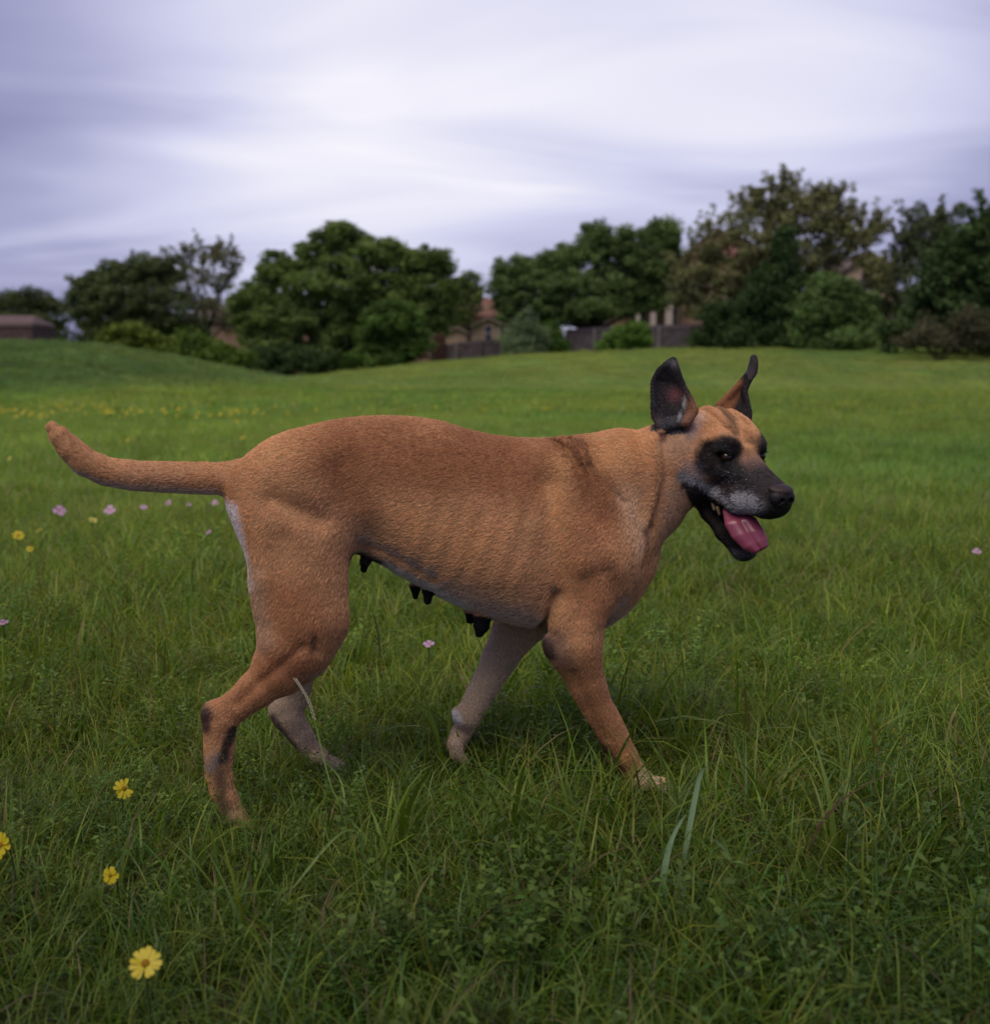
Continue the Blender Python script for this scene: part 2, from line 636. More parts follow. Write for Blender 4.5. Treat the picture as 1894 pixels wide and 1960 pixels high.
def fence(a, b, Ya, Yb, height, label):
    """board fence in panels between posts, following the ground"""
    A, B = gpt(a, Ya), gpt(b, Yb)
    L = np.linalg.norm((B - A)[:2])
    n = max(1, round(L / 2.4))
    o = empty('board_fence', A)
    tag(o, label, 'fence', 'board fences along the far edge of the field')
    dx, dy = (B - A)[0] / n, (B - A)[1] / n
    rz = math.atan2(dy, dx)
    for i in range(n + 1):
        x_, y_ = A[0] + dx * i, A[1] + dy * i
        z_ = float(terrain(x_, y_)) - A[2]
        m_ = MB()
        m_.box((dx * i, dy * i - .09, z_ + height / 2 - .05), (.13, .13, height - .05), rz)
        m_.poly([(dx * i - .065, dy * i - .155, z_ + height - .075), (dx * i + .065, dy * i - .155, z_ + height - .075), (dx * i + .065, dy * i - .025, z_ + height - .075),
                 (dx * i - .065, dy * i - .025, z_ + height - .075), (dx * i, dy * i - .09, z_ + height - .02)], [(0, 1, 4), (1, 2, 4), (2, 3, 4), (3, 0, 4)])
        m_.build('post', M_post if i % 3 == 1 else M_fence, o)
        if i == n: break
        z2 = float(terrain(x_ + dx, y_ + dy)) - A[2]
        p_ = MB()
        nb = 16
        for k in range(nb):
            t = (k + .5) / nb
            hh = height + rng.uniform(-.02, .02)
            p_.box((dx * (i + t), dy * (i + t) + .02 + rng.uniform(-.006, .006), z_ * (1 - t) + z2 * t + hh / 2), (math.hypot(dx, dy) / nb - .008, .02, hh), rz)
        o2 = tag(p_.build('picket_panel', M_fence, o), kind='stuff')
        for hz in (.3, height - .3):
            r_ = MB()
            r_.box((dx * (i + .5), dy * (i + .5) - .02, (z_ + z2) / 2 + hz), (math.hypot(dx, dy) - .1, .04, .09), rz)
            r_.build('rail', M_fence, o2)
    return o


fence(826, 1075, 93, 88, 1.62, 'grey board fence below the tan gable wings, between the big oak and the grey-green bush')
fence(1082, 1190, 87, 84, 1.95, 'shaded grey-brown board fence under the middle oak, left of the small bright bush')
fence(1200, 1375, 83, 80, 1.85, 'grey board fence with a pale post, right of the small bright bush')
c = gpt(842, 92)
o = tag(empty('garden_gate', c), 'dark red-brown wooden gate at the left end of the board fence', 'gate')
for k in range(6):
    m = MB(); m.box(((k - 2.5) * .17, 0, 1.2), (.155, .05, 2.4 - .04 * (k % 2))); m.build('plank', M_darkwood, o)
for hz in (.5, 1.9):
    m = MB(); m.box((0, .06, hz), (1.0, .05, .12)); m.build('cross_rail', M_darkwood, o)

# ------------------------------------------------------------------ trees and bushes
M_bark = pbr('bark', (.075, .058, .048), .9, .15, noise=(6, .6), bump=(25, .8))
M_leaf = leaf_mat('tree_leaf', trans=.3, tint=(1.2, 1.15, .5), rough=.55, spec=.2, rnd=0)


def leaves(cent, rad, n, size, col, colvar, up=.5, flat=.7, shape=.5):
    """n leaf quads in every clump: centres (k,3), radii (k,)"""
    k = len(cent)
    N = k * n
    ci = np.repeat(np.arange(k), n)
    d = rng.normal(0, 1, (N, 3))
    d /= np.linalg.norm(d, axis=1)[:, None]
    rr = rng.random(N) ** .45
    P = cent[ci] + d * (rad[ci] * rr)[:, None] * np.array([1, 1, flat])
    nr = d * .5 + np.array([0, 0, up]) + rng.normal(0, .55, (N, 3))
    nr /= np.linalg.norm(nr, axis=1)[:, None]
    t = np.cross(nr, rng.normal(0, 1, (N, 3)))
    t /= np.linalg.norm(t, axis=1)[:, None]
    b = np.cross(nr, t)
    L = size * rng.uniform(.7, 1.35, N)[:, None]
    V = np.stack([P - t * L, P + b * L * shape + nr * L * .15, P + t * L, P - b * L * shape + nr * L * .15], 1).reshape(-1, 3)
    Q = np.arange(4 * N).reshape(N, 4)
    cl = col[None, :] if col.ndim == 1 else col[ci]
    cc_ = cl * (1 + rng.normal(0, colvar, (k, 1)))[ci].clip(.5, 1.6) * rng.uniform(.75, 1.25, (N, 1))
    return V, Q, np.repeat(cc_, 4, 0)


def tree(name, label, cat, u, Y, blobs, col, leaf=.12, clump=.55, per=90, dens=1.0, group=None, trunk=.22, limbs=True, fill=.35, wisps=0, dz=0, colvar=.24, up=.5):
    """blobs (u, v, ru, rv) give the outline of the crown, on the print; the crown is as deep as it is wide"""
    c = gpt(u, Y, dz)
    o = tag(empty(name, c), label, cat, group)
    k = Y / F
    VV, QQ, CC = [], [], []
    nv = 0
    tops = []
    col = np.array(col)
    for (bu, bv, ru, rv) in blobs:
        off = rng.uniform(-.35, .35) * ru * k
        q = np.array([(bu - u) * k, off, zat(bv, Y) - c[2]])
        R3 = np.array([ru * k, ru * k * .9, rv * k])
        tops.append((q, R3))
        ar = 4 * math.pi * ((R3[0] * R3[1]) ** .8 * (R3[0] * R3[2]) ** .8 + (R3[1] * R3[2]) ** .8) / 3
        nc = max(6, int(dens * 1.75 * (R3[0] * R3[2] * 9 + R3[0] * R3[1] * 4) / (clump ** 2 * 3.2)))
        d = rng.normal(0, 1, (nc, 3))
        d /= np.linalg.norm(d, axis=1)[:, None]
        rr = np.where(rng.random(nc) < fill, rng.uniform(.3, .8, nc), rng.uniform(.78, 1.12, nc))
        ce = q + d * rr[:, None] * (R3 - clump * .45).clip(.15)
        rad = clump * rng.uniform(.7, 1.45, nc)
        V, Q, C_ = leaves(ce, rad, per, leaf, col, colvar, up)
        VV.append(V); QQ.append(Q + nv); CC.append(C_)
        nv += len(V)
    tm = MB()
    lowest = min(q[2] - R3[2] * .5 for q, R3 in tops)
    fork = max(.5, lowest * .75)
    wob = [rng.uniform(-.12, .12) for _ in range(4)]
    if trunk > 0:
        tm.tube([(0, 0, -.1), (wob[0], wob[1], fork * .5), (wob[2], wob[3], fork)], [trunk * 1.35, trunk * 1.05, trunk * .9], 9)
        for q, R3 in tops if limbs else []:
            e_ = q + np.array([0, 0, R3[2] * .35])
            s_ = np.array([wob[2], wob[3], fork * rng.uniform(.85, 1.0)])
            md_ = s_ * .5 + e_ * .5 + np.array([rng.uniform(-.3, .3), rng.uniform(-.3, .3), -.12 * R3[2]])
            tm.tube([s_, md_, e_], [trunk * .62, trunk * .4, trunk * .10], 6)
            for j in range(4):
                a_ = rng.normal(0, 1, 3)
                a_ /= np.linalg.norm(a_)
                f0 = md_ * .6 + e_ * .4
                tm.tube([f0, f0 * .4 + (q + a_ * R3 * .6) * .6, q + a_ * R3 * .9], [trunk * .22, trunk * .12, trunk * .03], 4)
    else:
        for j in range(7):
            a_ = rng.normal(0, 1, 3)
            q, R3 = tops[j % len(tops)]
            tm.tube([(rng.uniform(-.15, .15), rng.uniform(-.15, .15), -.1), q * .5 + a_ * R3 * .15, q + a_ * R3 * .35], [.05, .035, .012], 5)
    if wisps:
        # thin upright twigs with a few leaves that stand out of the crown
        ce = []
        for j in range(wisps):
            q, R3 = tops[rng.integers(len(tops))]
            th = rng.uniform(-1.25, 1.25)
            s_ = q + np.array([math.sin(th) * R3[0] * .75, rng.uniform(-.6, .6) * R3[1], math.cos(th) * R3[2] * .75])
            dr = np.array([math.sin(th) * .8 + rng.normal(0, .2), rng.normal(0, .25), .55 + abs(math.cos(th))])
            dr /= np.linalg.norm(dr)
            Lw = rng.uniform(.5, 1.35)
            b_ = s_ + dr * Lw * .55 + rng.normal(0, .1, 3)
            e_ = s_ + dr * Lw + rng.normal(0, .15, 3)
            tm.tube([s_ - dr * .5, b_, e_], [.030, .018, .006], 4)
            for t in (.15, .35, .55, .7, .85, 1.0):
                ce.append(s_ * (1 - t) + e_ * t + rng.normal(0, .09, 3))
        ce = np.array(ce)
        V, Q, C_ = leaves(ce, np.full(len(ce), .24), 16, leaf * .85, col, .2, .4)
        VV.append(V); QQ.append(Q + nv); CC.append(C_)
    tm.build('trunk' if trunk > 0 else 'stems', M_bark, o, True)
    me = np_mesh('crown', np.concatenate(VV), np.concatenate(QQ), False)
    set_col(me, np.clip(np.concatenate(CC), .005, .6))
    link('crown', me, M_leaf, o)
    return o


# the wood beyond the houses: one mass of leaves
wc = []
for i in range(1350):
    u_ = rng.uniform(-900, 2700)
    top = 632 + 16 * math.sin(u_ * .013) + 10 * math.sin(u_ * .041 + 1)
    Yw = rng.uniform(138, 150)
    wc.append(at(u_, rng.uniform(top - 22, 715), Yw))
V_, Q_, C_ = leaves(np.array(wc), np.full(len(wc), 1.7), 110, .34, np.array((.075, .105, .045)), .2)
wm = np_mesh('far_wood', V_, Q_, False)
set_col(wm, np.clip(C_, .005, .6))
tag(link('far_wood', wm, M_leaf), 'dark wood far behind the houses, seen only in gaps', 'wood', kind='stuff')

G1 = 'trees along the far edge of the field'
G2 = 'bushes along the far edge of the field'
OAK, DARK, OLIVE, BRIGHT, GREY, CEDAR = (.150, .215, .058), (.100, .132, .052), (.215, .225, .105), (.125, .230, .040), (.170, .235, .125), (.072, .125, .040)
tree('oak_tree', 'low dark tree behind the brown shed at the far left', 'tree', 60, 105,
     [(20, 590, 48, 34), (75, 578, 40, 30), (110, 600, 34, 34), (40, 625, 60, 34), (-40, 590, 50, 40)], DARK, group=G1, per=70)
tree('oak_tree', 'wide dark oak left of the thin open-crowned tree, behind the mound', 'tree', 240, 96,
     [(185, 548, 48, 34), (235, 525, 45, 30), (290, 515, 48, 32), (330, 520, 34, 32), (170, 590, 46, 40), (240, 580, 70, 50), (320, 585, 60, 46), (250, 630, 90, 34), (345, 630, 60, 34)],
     DARK, group=G1, per=75, wisps=5, fill=.3)
tree('elm_tree', 'thin open-crowned tree with sky showing through, between the wide dark oak and the big oak', 'tree', 400, 100,
     [(360, 500, 26, 20), (398, 486, 30, 20), (440, 496, 28, 24), (385, 530, 26, 22), (430, 540, 30, 24), (455, 520, 18, 20), (370, 565, 30, 24), (420, 590, 36, 24), (450, 610, 30, 34)],
     (.165, .175, .095), group=G1, per=48, dens=.62, wisps=46, trunk=.18, fill=.2, leaf=.11)
tree('oak_tree', 'biggest spreading oak, left of centre, with a rounded dome top', 'tree', 655, 84,
     [(655, 452, 52, 30), (612, 480, 40, 30), (700, 480, 44, 32), (755, 488, 48, 36), (812, 497, 40, 30), (848, 510, 22, 36), (540, 510, 42, 34), (590, 540, 56, 44), (480, 590, 40, 40), (700, 600, 60, 50), (770, 600, 60, 50), (860, 560, 24, 34), (660, 540, 60, 50),
      (740, 545, 62, 46), (815, 555, 50, 46), (510, 560, 44, 44), (560, 610, 60, 46), (640, 620, 60, 46), (500, 630, 46, 46), (540, 670, 60, 42), (620, 680, 50, 36), (840, 600, 36, 40)],
     OAK, group=G1, per=100, trunk=.34, wisps=0, fill=.3, dens=1.0)
tree('leafy_bush', 'tall dark green rounded bush at the foot of the biggest oak', 'bush', 750, 79,
     [(755, 612, 50, 36), (720, 640, 48, 44), (785, 650, 44, 44), (740, 680, 66, 30), (690, 690, 36, 24)], (.090, .165, .034), group=G2, per=90, trunk=0, dens=1.2)
tree('leafy_bush', 'dark low bush under the left side of the biggest oak', 'bush', 560, 80,
     [(560, 690, 60, 30), (510, 690, 40, 30), (610, 695, 46, 24)], (.050, .085, .026), group=G2, per=90, trunk=0, dens=1.2)
tree('leafy_bush', 'yellow-green low bush behind the mound, left of the other one', 'bush', 265, 66,
     [(265, 645, 50, 30), (225, 655, 34, 26), (305, 660, 34, 28)], (.135, .185, .026), group=G2, per=90, trunk=0, dens=1.1)
tree('leafy_bush', 'mid-green round bush behind the mound slope, below the thin open-crowned tree', 'bush', 385, 68,
     [(375, 655, 36, 30), (340, 670, 30, 28), (410, 675, 44, 32), (450, 690, 36, 30)], (.110, .180, .028), group=G2, per=90, trunk=0, dens=1.1)
tree('elm_tree', 'small slender tree in the gap between the two big oaks', 'tree', 895, 97,
     [(898, 540, 26, 22), (880, 565, 28, 26), (912, 570, 24, 28), (893, 600, 30, 24)], (.150, .205, .066), group=G1, per=60, trunk=.12, dens=.9, wisps=3)
tree('cedar_bush', 'grey-green pointed bush in front of the fence, below the middle oak', 'bush', 1003, 82,
     [(1008, 606, 14, 20), (1000, 630, 32, 26), (985, 655, 32, 30), (1020, 655, 34, 32), (1003, 675, 44, 18)], GREY, group=G2, per=90, trunk=0, dens=1.2, leaf=.09)
tree('leafy_bush', 'dark green shrub close behind the grey-green pointed bush', 'bush', 1052, 85,
     [(1052, 640, 24, 30), (1062, 662, 22, 24)], (.070, .140, .024), group=G2, per=90, trunk=0, dens=1.2)
tree('oak_tree', 'middle spreading oak shading the fence, right of centre', 'tree', 1130, 88,
     [(1140, 450, 40, 28), (1200, 458, 30, 26), (1255, 448, 40, 32), (1280, 480, 24, 30), (1095, 490, 42, 32), (1165, 495, 50, 36), (1235, 505, 50, 36), (985, 515, 42, 28), (1045, 510, 44, 30),
      (965, 550, 34, 34), (1020, 555, 52, 40), (1090, 550, 52, 42), (1160, 555, 58, 40), (1225, 550, 46, 36), (970, 590, 30, 30), (1060, 595, 48, 30), (1130, 592, 60, 24), (1190, 585, 40, 22), (1270, 520, 34, 40), (1255, 575, 30, 26), (1000, 600, 40, 26)],
     (.145, .215, .072), group=G1, per=100, trunk=.32, wisps=0, fill=.3, dens=1.0)
tree('leafy_bush', 'small bright green round bush in front of the fence', 'bush', 1200, 79,
     [(1205, 638, 32, 24), (1180, 655, 28, 22), (1222, 655, 24, 22), (1160, 664, 20, 16)], BRIGHT, group=G2, per=90, trunk=0, dens=1.2)
tree('elm_tree', 'tallest olive-brown tree with thin bare-topped branches, right of the dog\'s ears', 'tree', 1470, 76,
     [(1485, 372, 26, 24), (1455, 392, 30, 26), (1520, 392, 32, 28), (1565, 404, 28, 30), (1650, 448, 26, 24), (1600, 412, 26, 30), (1420, 400, 24, 30), (1480, 420, 44, 34), (1545, 430, 42, 34), (1390, 440, 34, 34),
      (1620, 455, 30, 28), (1590, 470, 40, 36), (1635, 500, 34, 30), (1665, 530, 30, 36), (1440, 470, 54, 42), (1350, 475, 36, 40), (1520, 480, 50, 42), (1330, 520, 44, 44), (1390, 530, 54, 44), (1300, 545, 30, 40), (1340, 580, 50, 36), (1460, 540, 54, 44), (1560, 520, 40, 34)],
     OLIVE, group=G1, per=60, trunk=.26, wisps=200, dens=.74, fill=.35, leaf=.11)
tree('cedar_tree', 'dark narrow evergreen growing in front of the tallest olive-brown tree', 'tree', 1450, 74,
     [(1490, 470, 26, 40), (1480, 520, 38, 40), (1445, 560, 40, 44), (1500, 560, 40, 44), (1420, 610, 46, 40), (1470, 620, 50, 40), (1400, 645, 40, 26), (1455, 655, 60, 20), (1372, 610, 40, 40), (1425, 650, 70, 26), (1350, 648, 36, 22)], (.055, .098, .032), group=G1, per=85, trunk=.16, dens=1.1)
tree('leafy_bush', 'large rounded bright green bush between the olive-brown tree and the dark right-hand trees', 'bush', 1585, 71,
     [(1590, 562, 46, 36), (1545, 590, 40, 38), (1625, 600, 46, 44), (1580, 620, 56, 40), (1530, 635, 34, 30), (1650, 630, 40, 34), (1600, 650, 70, 22), (1560, 540, 18, 20), (1650, 572, 24, 20)], (.130, .215, .066), group=G2, per=95, trunk=0, dens=1.2)
tree('cedar_tree', 'dark cedar with spiky top at the right edge, nearest of the row', 'tree', 1820, 66,
     [(1870, 430, 34, 40), (1835, 455, 34, 40), (1885, 480, 50, 50), (1800, 500, 44, 46), (1850, 530, 60, 60), (1770, 545, 44, 50), (1900, 570, 50, 60), (1800, 600, 70, 56), (1740, 620, 40, 44), (1860, 620, 60, 44), (1940, 500, 60, 80), (1760, 640, 60, 30), (1850, 645, 70, 30), (1700, 640, 40, 32), (1910, 640, 60, 34)],
     CEDAR, group=G1, per=85, trunk=.24, wisps=60, dens=1.05)
tree('elm_tree', 'grey-green loose tree between the rounded bright bush and the dark right-hand cedar', 'tree', 1740, 78,
     [(1740, 440, 30, 28), (1780, 425, 28, 26), (1715, 470, 26, 26), (1760, 480, 40, 34), (1720, 510, 30, 30), (1795, 450, 30, 30), (1690, 560, 36, 44), (1700, 620, 34, 40)], (.125, .155, .080), group=G1, per=60, trunk=.2, wisps=60, dens=.8)
tree('dry_bush', 'brownish half-dry brush at the foot of the dark cedar, right edge', 'bush', 1790, 62,
     [(1770, 632, 40, 30), (1830, 620, 44, 40), (1880, 640, 40, 26), (1735, 652, 30, 16), (1800, 655, 60, 16)], (.095, .092, .052), group=G2, per=60, trunk=0, dens=.8, leaf=.09)

# the dog's ground frame, needed where its paws press the grass down
PSI_ = R(12)
DOW = np.array([(800 - 947) / F * 2.1, 2.1, 0.0])
DROT_ = np.array([[math.cos(PSI_), math.sin(PSI_), 0], [-math.sin(PSI_), math.cos(PSI_), 0], [0, 0, 1.0]])


def DPL(u, v, w):
    d = ray(u, v)
    c_ = np.array([0, 0, H])
    t = (-w - (c_ - DOW) @ DROT_[1]) / (d @ DROT_[1])
    return DROT_ @ (c_ + t * d - DOW)


# ------------------------------------------------------------------ grass
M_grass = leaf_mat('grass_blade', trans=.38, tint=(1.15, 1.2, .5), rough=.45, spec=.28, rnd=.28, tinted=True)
M_dry = leaf_mat('dry_stalk', trans=.2, tint=(1.1, 1.0, .7), rough=.7, spec=.15, rnd=.3, tinted=True)
GREENS = np.array([(.150, .250, .022), (.112, .210, .018), (.195, .275, .028), (.080, .165, .020), (.118, .210, .045), (.220, .265, .036)])


def blades(n, radius, hmin, hmax, w, bend=(.2, .9), segs=4, cols=GREENS, drymix=.025, droop=1.0):
    """n curved, tapering blades rooted in a disc"""
    a = rng.uniform(0, 2 * math.pi, n)
    r = radius * np.sqrt(rng.random(n))
    base = np.stack([r * np.cos(a), r * np.sin(a), np.full(n, -.01)], 1)
    az = rng.uniform(0, 2 * math.pi, n)
    h = rng.uniform(hmin, hmax, n)
    bd = rng.uniform(*bend, n)
    ww = w * rng.uniform(.6, 1.3, n)
    d = np.stack([np.cos(az), np.sin(az), np.zeros(n)], 1)
    tw = az + math.pi / 2 + rng.normal(0, .5, n)
    s = np.stack([np.cos(tw), np.sin(tw), rng.normal(0, .15, n)], 1)
    V = np.zeros((n, segs + 1, 2, 3))
    for i in range(segs + 1):
        t = i / segs
        th = bd * t ** 1.3
        p_ = base + d * (h * t * np.sin(th) * droop)[:, None] + np.array([0, 0, 1]) * (h * t * np.cos(th * .9))[:, None]
        wt = ww * (1 - t ** 1.8) * (.7 + .3 * min(1, t * 3)) + .0003
        V[:, i, 0] = p_ - s * (wt / 2)[:, None]
        V[:, i, 1] = p_ + s * (wt / 2)[:, None]
    V = V.reshape(-1, 3)
    b = (np.arange(n) * (segs + 1) * 2)[:, None] + (np.arange(segs) * 2)[None, :]
    Q = np.stack([b, b + 1, b + 3, b + 2], -1).reshape(-1, 4)
    c = cols[rng.integers(len(cols), size=n)] * rng.uniform(.75, 1.25, (n, 1))
    dry = rng.random(n) < drymix
    c[dry] = np.array([.28, .21, .10]) * rng.uniform(.6, 1.2, (dry.sum(), 1))
    C = np.repeat(c[:, None, :], (segs + 1) * 2, 1)
    return V, Q, C.reshape(-1, 3)


def forb(n_st, h, leaf, radius, col, narrow=.35):
    """small weeds: stems set with opposite leaves"""
    VV, QQ, CC = [], [], []
    nv = 0
    for s_ in range(n_st):
        a = rng.uniform(0, 2 * math.pi)
        r = radius * math.sqrt(rng.random())
        b = np.array([r * math.cos(a), r * math.sin(a), -.01])
        ln = rng.uniform(0, .5)
        az = rng.uniform(0, 2 * math.pi)
        hh = h * rng.uniform(.5, 1.15)
        tip = b + np.array([math.cos(az) * ln * hh, math.sin(az) * ln * hh, hh])
        side = np.array([-math.sin(az), math.cos(az), 0]) * .0009
        VV.append(np.array([b - side, b + side, tip + side * .5, tip - side * .5])); QQ.append(np.array([[0, 1, 2, 3]]) + nv); nv += 4
        CC.append(np.tile(np.array(col) * .9, (4, 1)))
        nl = int(rng.integers(5, 10))
        for k in range(nl):
            t = .25 + .75 * k / (nl - 1)
            p0 = b * (1 - t) + tip * t
            for sgn in (1, -1):
                la = az + k * 1.9 + (0 if sgn > 0 else math.pi) + rng.normal(0, .3)
                el = rng.uniform(.0, .7)
                dr = np.array([math.cos(la) * math.cos(el), math.sin(la) * math.cos(el), math.sin(el)])
                sd = np.array([-math.sin(la), math.cos(la), rng.normal(0, .25)])
                L = leaf * rng.uniform(.6, 1.2) * (1.1 - .45 * t)
                up = np.array([0, 0, 1.0])
                pm = p0 + dr * L * .5 + up * L * .06
                VV.append(np.array([p0, pm + sd * L * narrow * .5, p0 + dr * L - up * L * .12, pm - sd * L * narrow * .5]))
                QQ.append(np.array([[0, 1, 2, 3]]) + nv); nv += 4
                CC.append(np.tile(np.array(col) * rng.uniform(.75, 1.3), (4, 1)))
    return np.concatenate(VV), np.concatenate(QQ), np.concatenate(CC)


def seedheads(n, radius, h, col=(.17, .14, .06)):
    """fine flowering grass stalks"""
    VV, QQ, CC = [], [], []
    nv = 0
    for i in range(n):
        V, Q, C_ = blades(1, radius, h * .7, h * 1.1, .0016, (.1, .5), 5, np.array([(.10, .13, .035)]), 0)
        VV.append(V); QQ.append(Q + nv); CC.append(C_); nv += len(V)
        tip = V[-2:].mean(0)
        dn = V[-2:].mean(0) - V[-4:-2].mean(0)
        dn /= np.linalg.norm(dn)
        for k in range(14):
            p_ = tip - dn * .0045 * k
            a = rng.uniform(0, 2 * math.pi)
            o_ = np.array([math.cos(a), math.sin(a), .6]) * .004
            s_ = np.cross(dn, o_)
            s_ = s_ / np.linalg.norm(s_) * .0014
            VV.append(np.array([p_, p_ + o_ * .6 + s_, p_ + o_ + dn * .004, p_ + o_ * .6 - s_])); QQ.append(np.array([[0, 1, 2, 3]]) + nv); nv += 4
            CC.append(np.tile(np.array(col) * rng.uniform(.7, 1.3), (4, 1)))
    return np.concatenate(VV), np.concatenate(QQ), np.concatenate(CC)


tuft_col = bpy.data.collections.new('grass tufts')
KINDS = {}


def kind(key, parts, mat=None):
    nv = 0
    VV, QQ, CC = [], [], []
    for V, Q, C_ in parts:
        VV.append(V); QQ.append(Q + nv); CC.append(C_); nv += len(V)
    me = np_mesh('grass_tuft', np.concatenate(VV), np.concatenate(QQ), True)
    set_col(me, np.clip(np.concatenate(CC), .004, .7))
    me.materials.append(mat or M_grass)
    i = len(tuft_col.objects)
    o_ = bpy.data.objects.new('grass_tuft_%03d' % i, me)
    tuft_col.objects.link(o_)
    KINDS.setdefault(key, []).append(i)


for _k in range(7): kind('fine', [blades(36, .075, .05, .14, .0034, (.25, 1.3), 4)])
for _k in range(4): kind('tall', [blades(12, .05, .12, .23, .0052, (.2, 1.1), 6, drymix=.03)])
for _k in range(3): kind('broad', [blades(7, .04, .12, .24, .0085, (.3, 1.35), 6, GREENS[[1, 4, 0]], drymix=.0)])
for _k in range(6): kind('forb', [forb(5, .12, .024, .05, [(.110, .210, .032), (.135, .230, .036), (.090, .175, .040)][_k % 3], [.35, .55, .25][_k % 3])])
for _k in range(3): kind('dry', [blades(12, .09, .05, .13, .0022, (.6, 1.5), 4, np.array([(.28, .20, .10), (.22, .14, .075), (.33, .26, .15)]), 0)], M_dry)
for _k in range(3): kind('seed', [seedheads(4, .06, .26)], M_dry)
for _k in range(5): kind('mid', [blades(110, .17, .06, .16, .0042, (.2, 1.2), 3), forb(4, .13, .03, .14, (.125, .225, .036))])
for _k in range(4): kind('far', [blades(170, .34, .05, .13, .0085, (.2, 1.0), 2)])
for _k in range(4): kind('vfar', [blades(220, .70, .04, .10, .018, (.2, 1.0), 2)])

gp, gi, gr, gs = [], [], [], []


def sow(y0, y1, dens, key, smin, smax, tilt=.16, mask=None, side=.8):
    n = int(dens * (.58 * (y1 ** 2 - y0 ** 2) + 2 * side * (y1 - y0)))
    # even sowing over the wedge seen from where the photographer stands, and some way to either side
    ys = []
    while len(ys) < n:
        y_ = rng.uniform(y0, y1, 4 * n)
        keep = rng.random(4 * n) < (.58 * y_ + side) / (.58 * y1 + side)
        ys = np.concatenate([ys, y_[keep]])
    y_ = np.array(ys[:n])
    x_ = rng.uniform(-1, 1, n) * (.58 * y_ + side)
    P_ = np.stack([x_, y_, np.zeros(n)], 1)
    if mask is not None:
        k_ = rng.random(n) < mask(P_)
        P_ = P_[k_]
    n = len(P_)
    P_[:, 2] = terrain(P_[:, 0], P_[:, 1])
    gp.append(P_)
    gi.append(rng.choice(KINDS[key], n))
    gr.append(np.stack([rng.normal(0, tilt, n), rng.normal(0, tilt, n), rng.uniform(0, 2 * math.pi, n)], 1))
    hv_ = 1 + .35 * vnoise(P_, 1.1, 5) + .15 * vnoise(P_, 4, 6)
    gs.append(rng.uniform(smin, smax, n) * hv_.clip(.5, 1.5))


patch = lambda sc, sd, lo=.0, gain=1.6: (lambda P_: np.clip(.5 + gain * vnoise(P_, sc, sd) + lo, .02, 1))
sow(.75, 3.4, 520, 'fine', .75, 1.25)
sow(.75, 1.5, 60, 'tall', .45, .8, mask=patch(1.6, 8))
sow(1.5, 3.4, 70, 'tall', .7, 1.2, mask=patch(1.6, 8))
sow(1.55, 3.4, 20, 'broad', .6, 1.25, mask=patch(1.3, 9))
sow(.75, 3.4, 190, 'forb', .6, 1.25, mask=patch(2.2, 10, .1))
sow(.75, 3.4, 34, 'dry', .6, 1.2, mask=patch(2.0, 11, -.1))
sow(1.4, 3.4, 9, 'seed', .6, 1.1, mask=patch(1.0, 12))
sow(3.4, 8, 330, 'fine', .8, 1.35)
sow(3.4, 8, 30, 'tall', .7, 1.2, mask=patch(1.0, 8))
sow(3.4, 8, 50, 'forb', .8, 1.4, mask=patch(1.2, 10, .1))
sow(3.4, 8, 14, 'dry', .7, 1.3, mask=patch(1.0, 11, -.1))
sow(3.4, 8, 7, 'seed', .7, 1.2, mask=patch(.6, 12))
sow(8, 18, 62, 'mid', .8, 1.3, side=1.5)
sow(18, 44, 15, 'far', .75, 1.25, side=3)
sow(20, 40, 5, 'mid', 1.1, 2.0, side=3, mask=lambda P_: (terrain(P_[:, 0], P_[:, 1]) > .15) * np.clip(.45 + 1.6 * vnoise(P_, .5, 14), 0, 1))
sow(44, 92, 3.2, 'vfar', .7, 1.1, side=4)
gp, gi, gr, gs = np.concatenate(gp), np.concatenate(gi), np.concatenate(gr), np.concatenate(gs)
# trampled under the paws
for (pu, pv, pw) in ((462, 1585, .09), (1255, 1512, .085), (640, 1470, -.106), (874, 1448, -.085)):
    q = DROT_.T @ DPL(pu, pv, pw) + DOW
    d_ = np.hypot(gp[:, 0] - q[0], gp[:, 1] - q[1])
    gs *= 1 - (.50 if pu > 1200 else .0) * smooth01((.20 - d_) / .12)
gme = bpy.data.meshes.new('grass')
gme.vertices.add(len(gp))
gme.vertices.foreach_set('co', gp.astype(np.float32).ravel())
# species and mowing differ across the field: lush on the mound, paler on the mown far slope
tn = np.ones((len(gp), 4), np.float32)
X_, Y_ = gp[:, 0], gp[:, 1]
pat = vnoise(gp, .55, 21) * .6 + vnoise(gp, 1.9, 22) * .4
big = vnoise(gp, .12, 23)
lv = 1 + .22 * pat + .10 * big
wm_ = smooth01(.5 + 1.1 * vnoise(gp, .3, 24) + .25 * smooth01(X_ / 3) * smooth01((Y_ - 2.5) / 4))
tn[:, 0] = lv * (1 + .30 * (wm_ - .5))
tn[:, 1] = lv * (1 + .08 * (wm_ - .5))
tn[:, 2] = lv
mnd = smooth01((terrain(X_, Y_) - .15) / .5) * (X_ < -3) * (Y_ < 48)
tn[:, :3] *= (1 - mnd[:, None] * np.array([-.12, -.12, -1.5]))
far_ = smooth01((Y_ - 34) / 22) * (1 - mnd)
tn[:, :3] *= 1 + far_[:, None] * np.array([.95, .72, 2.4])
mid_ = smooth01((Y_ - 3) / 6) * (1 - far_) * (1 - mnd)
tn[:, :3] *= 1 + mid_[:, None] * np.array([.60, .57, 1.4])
fg_ = (1 - smooth01((Y_ - 1.2) / 1.6)) * (.9 + .35 * pat).clip(.3, 1.3)     # near strip: vignette darkening painted into the grass tint, made patchy
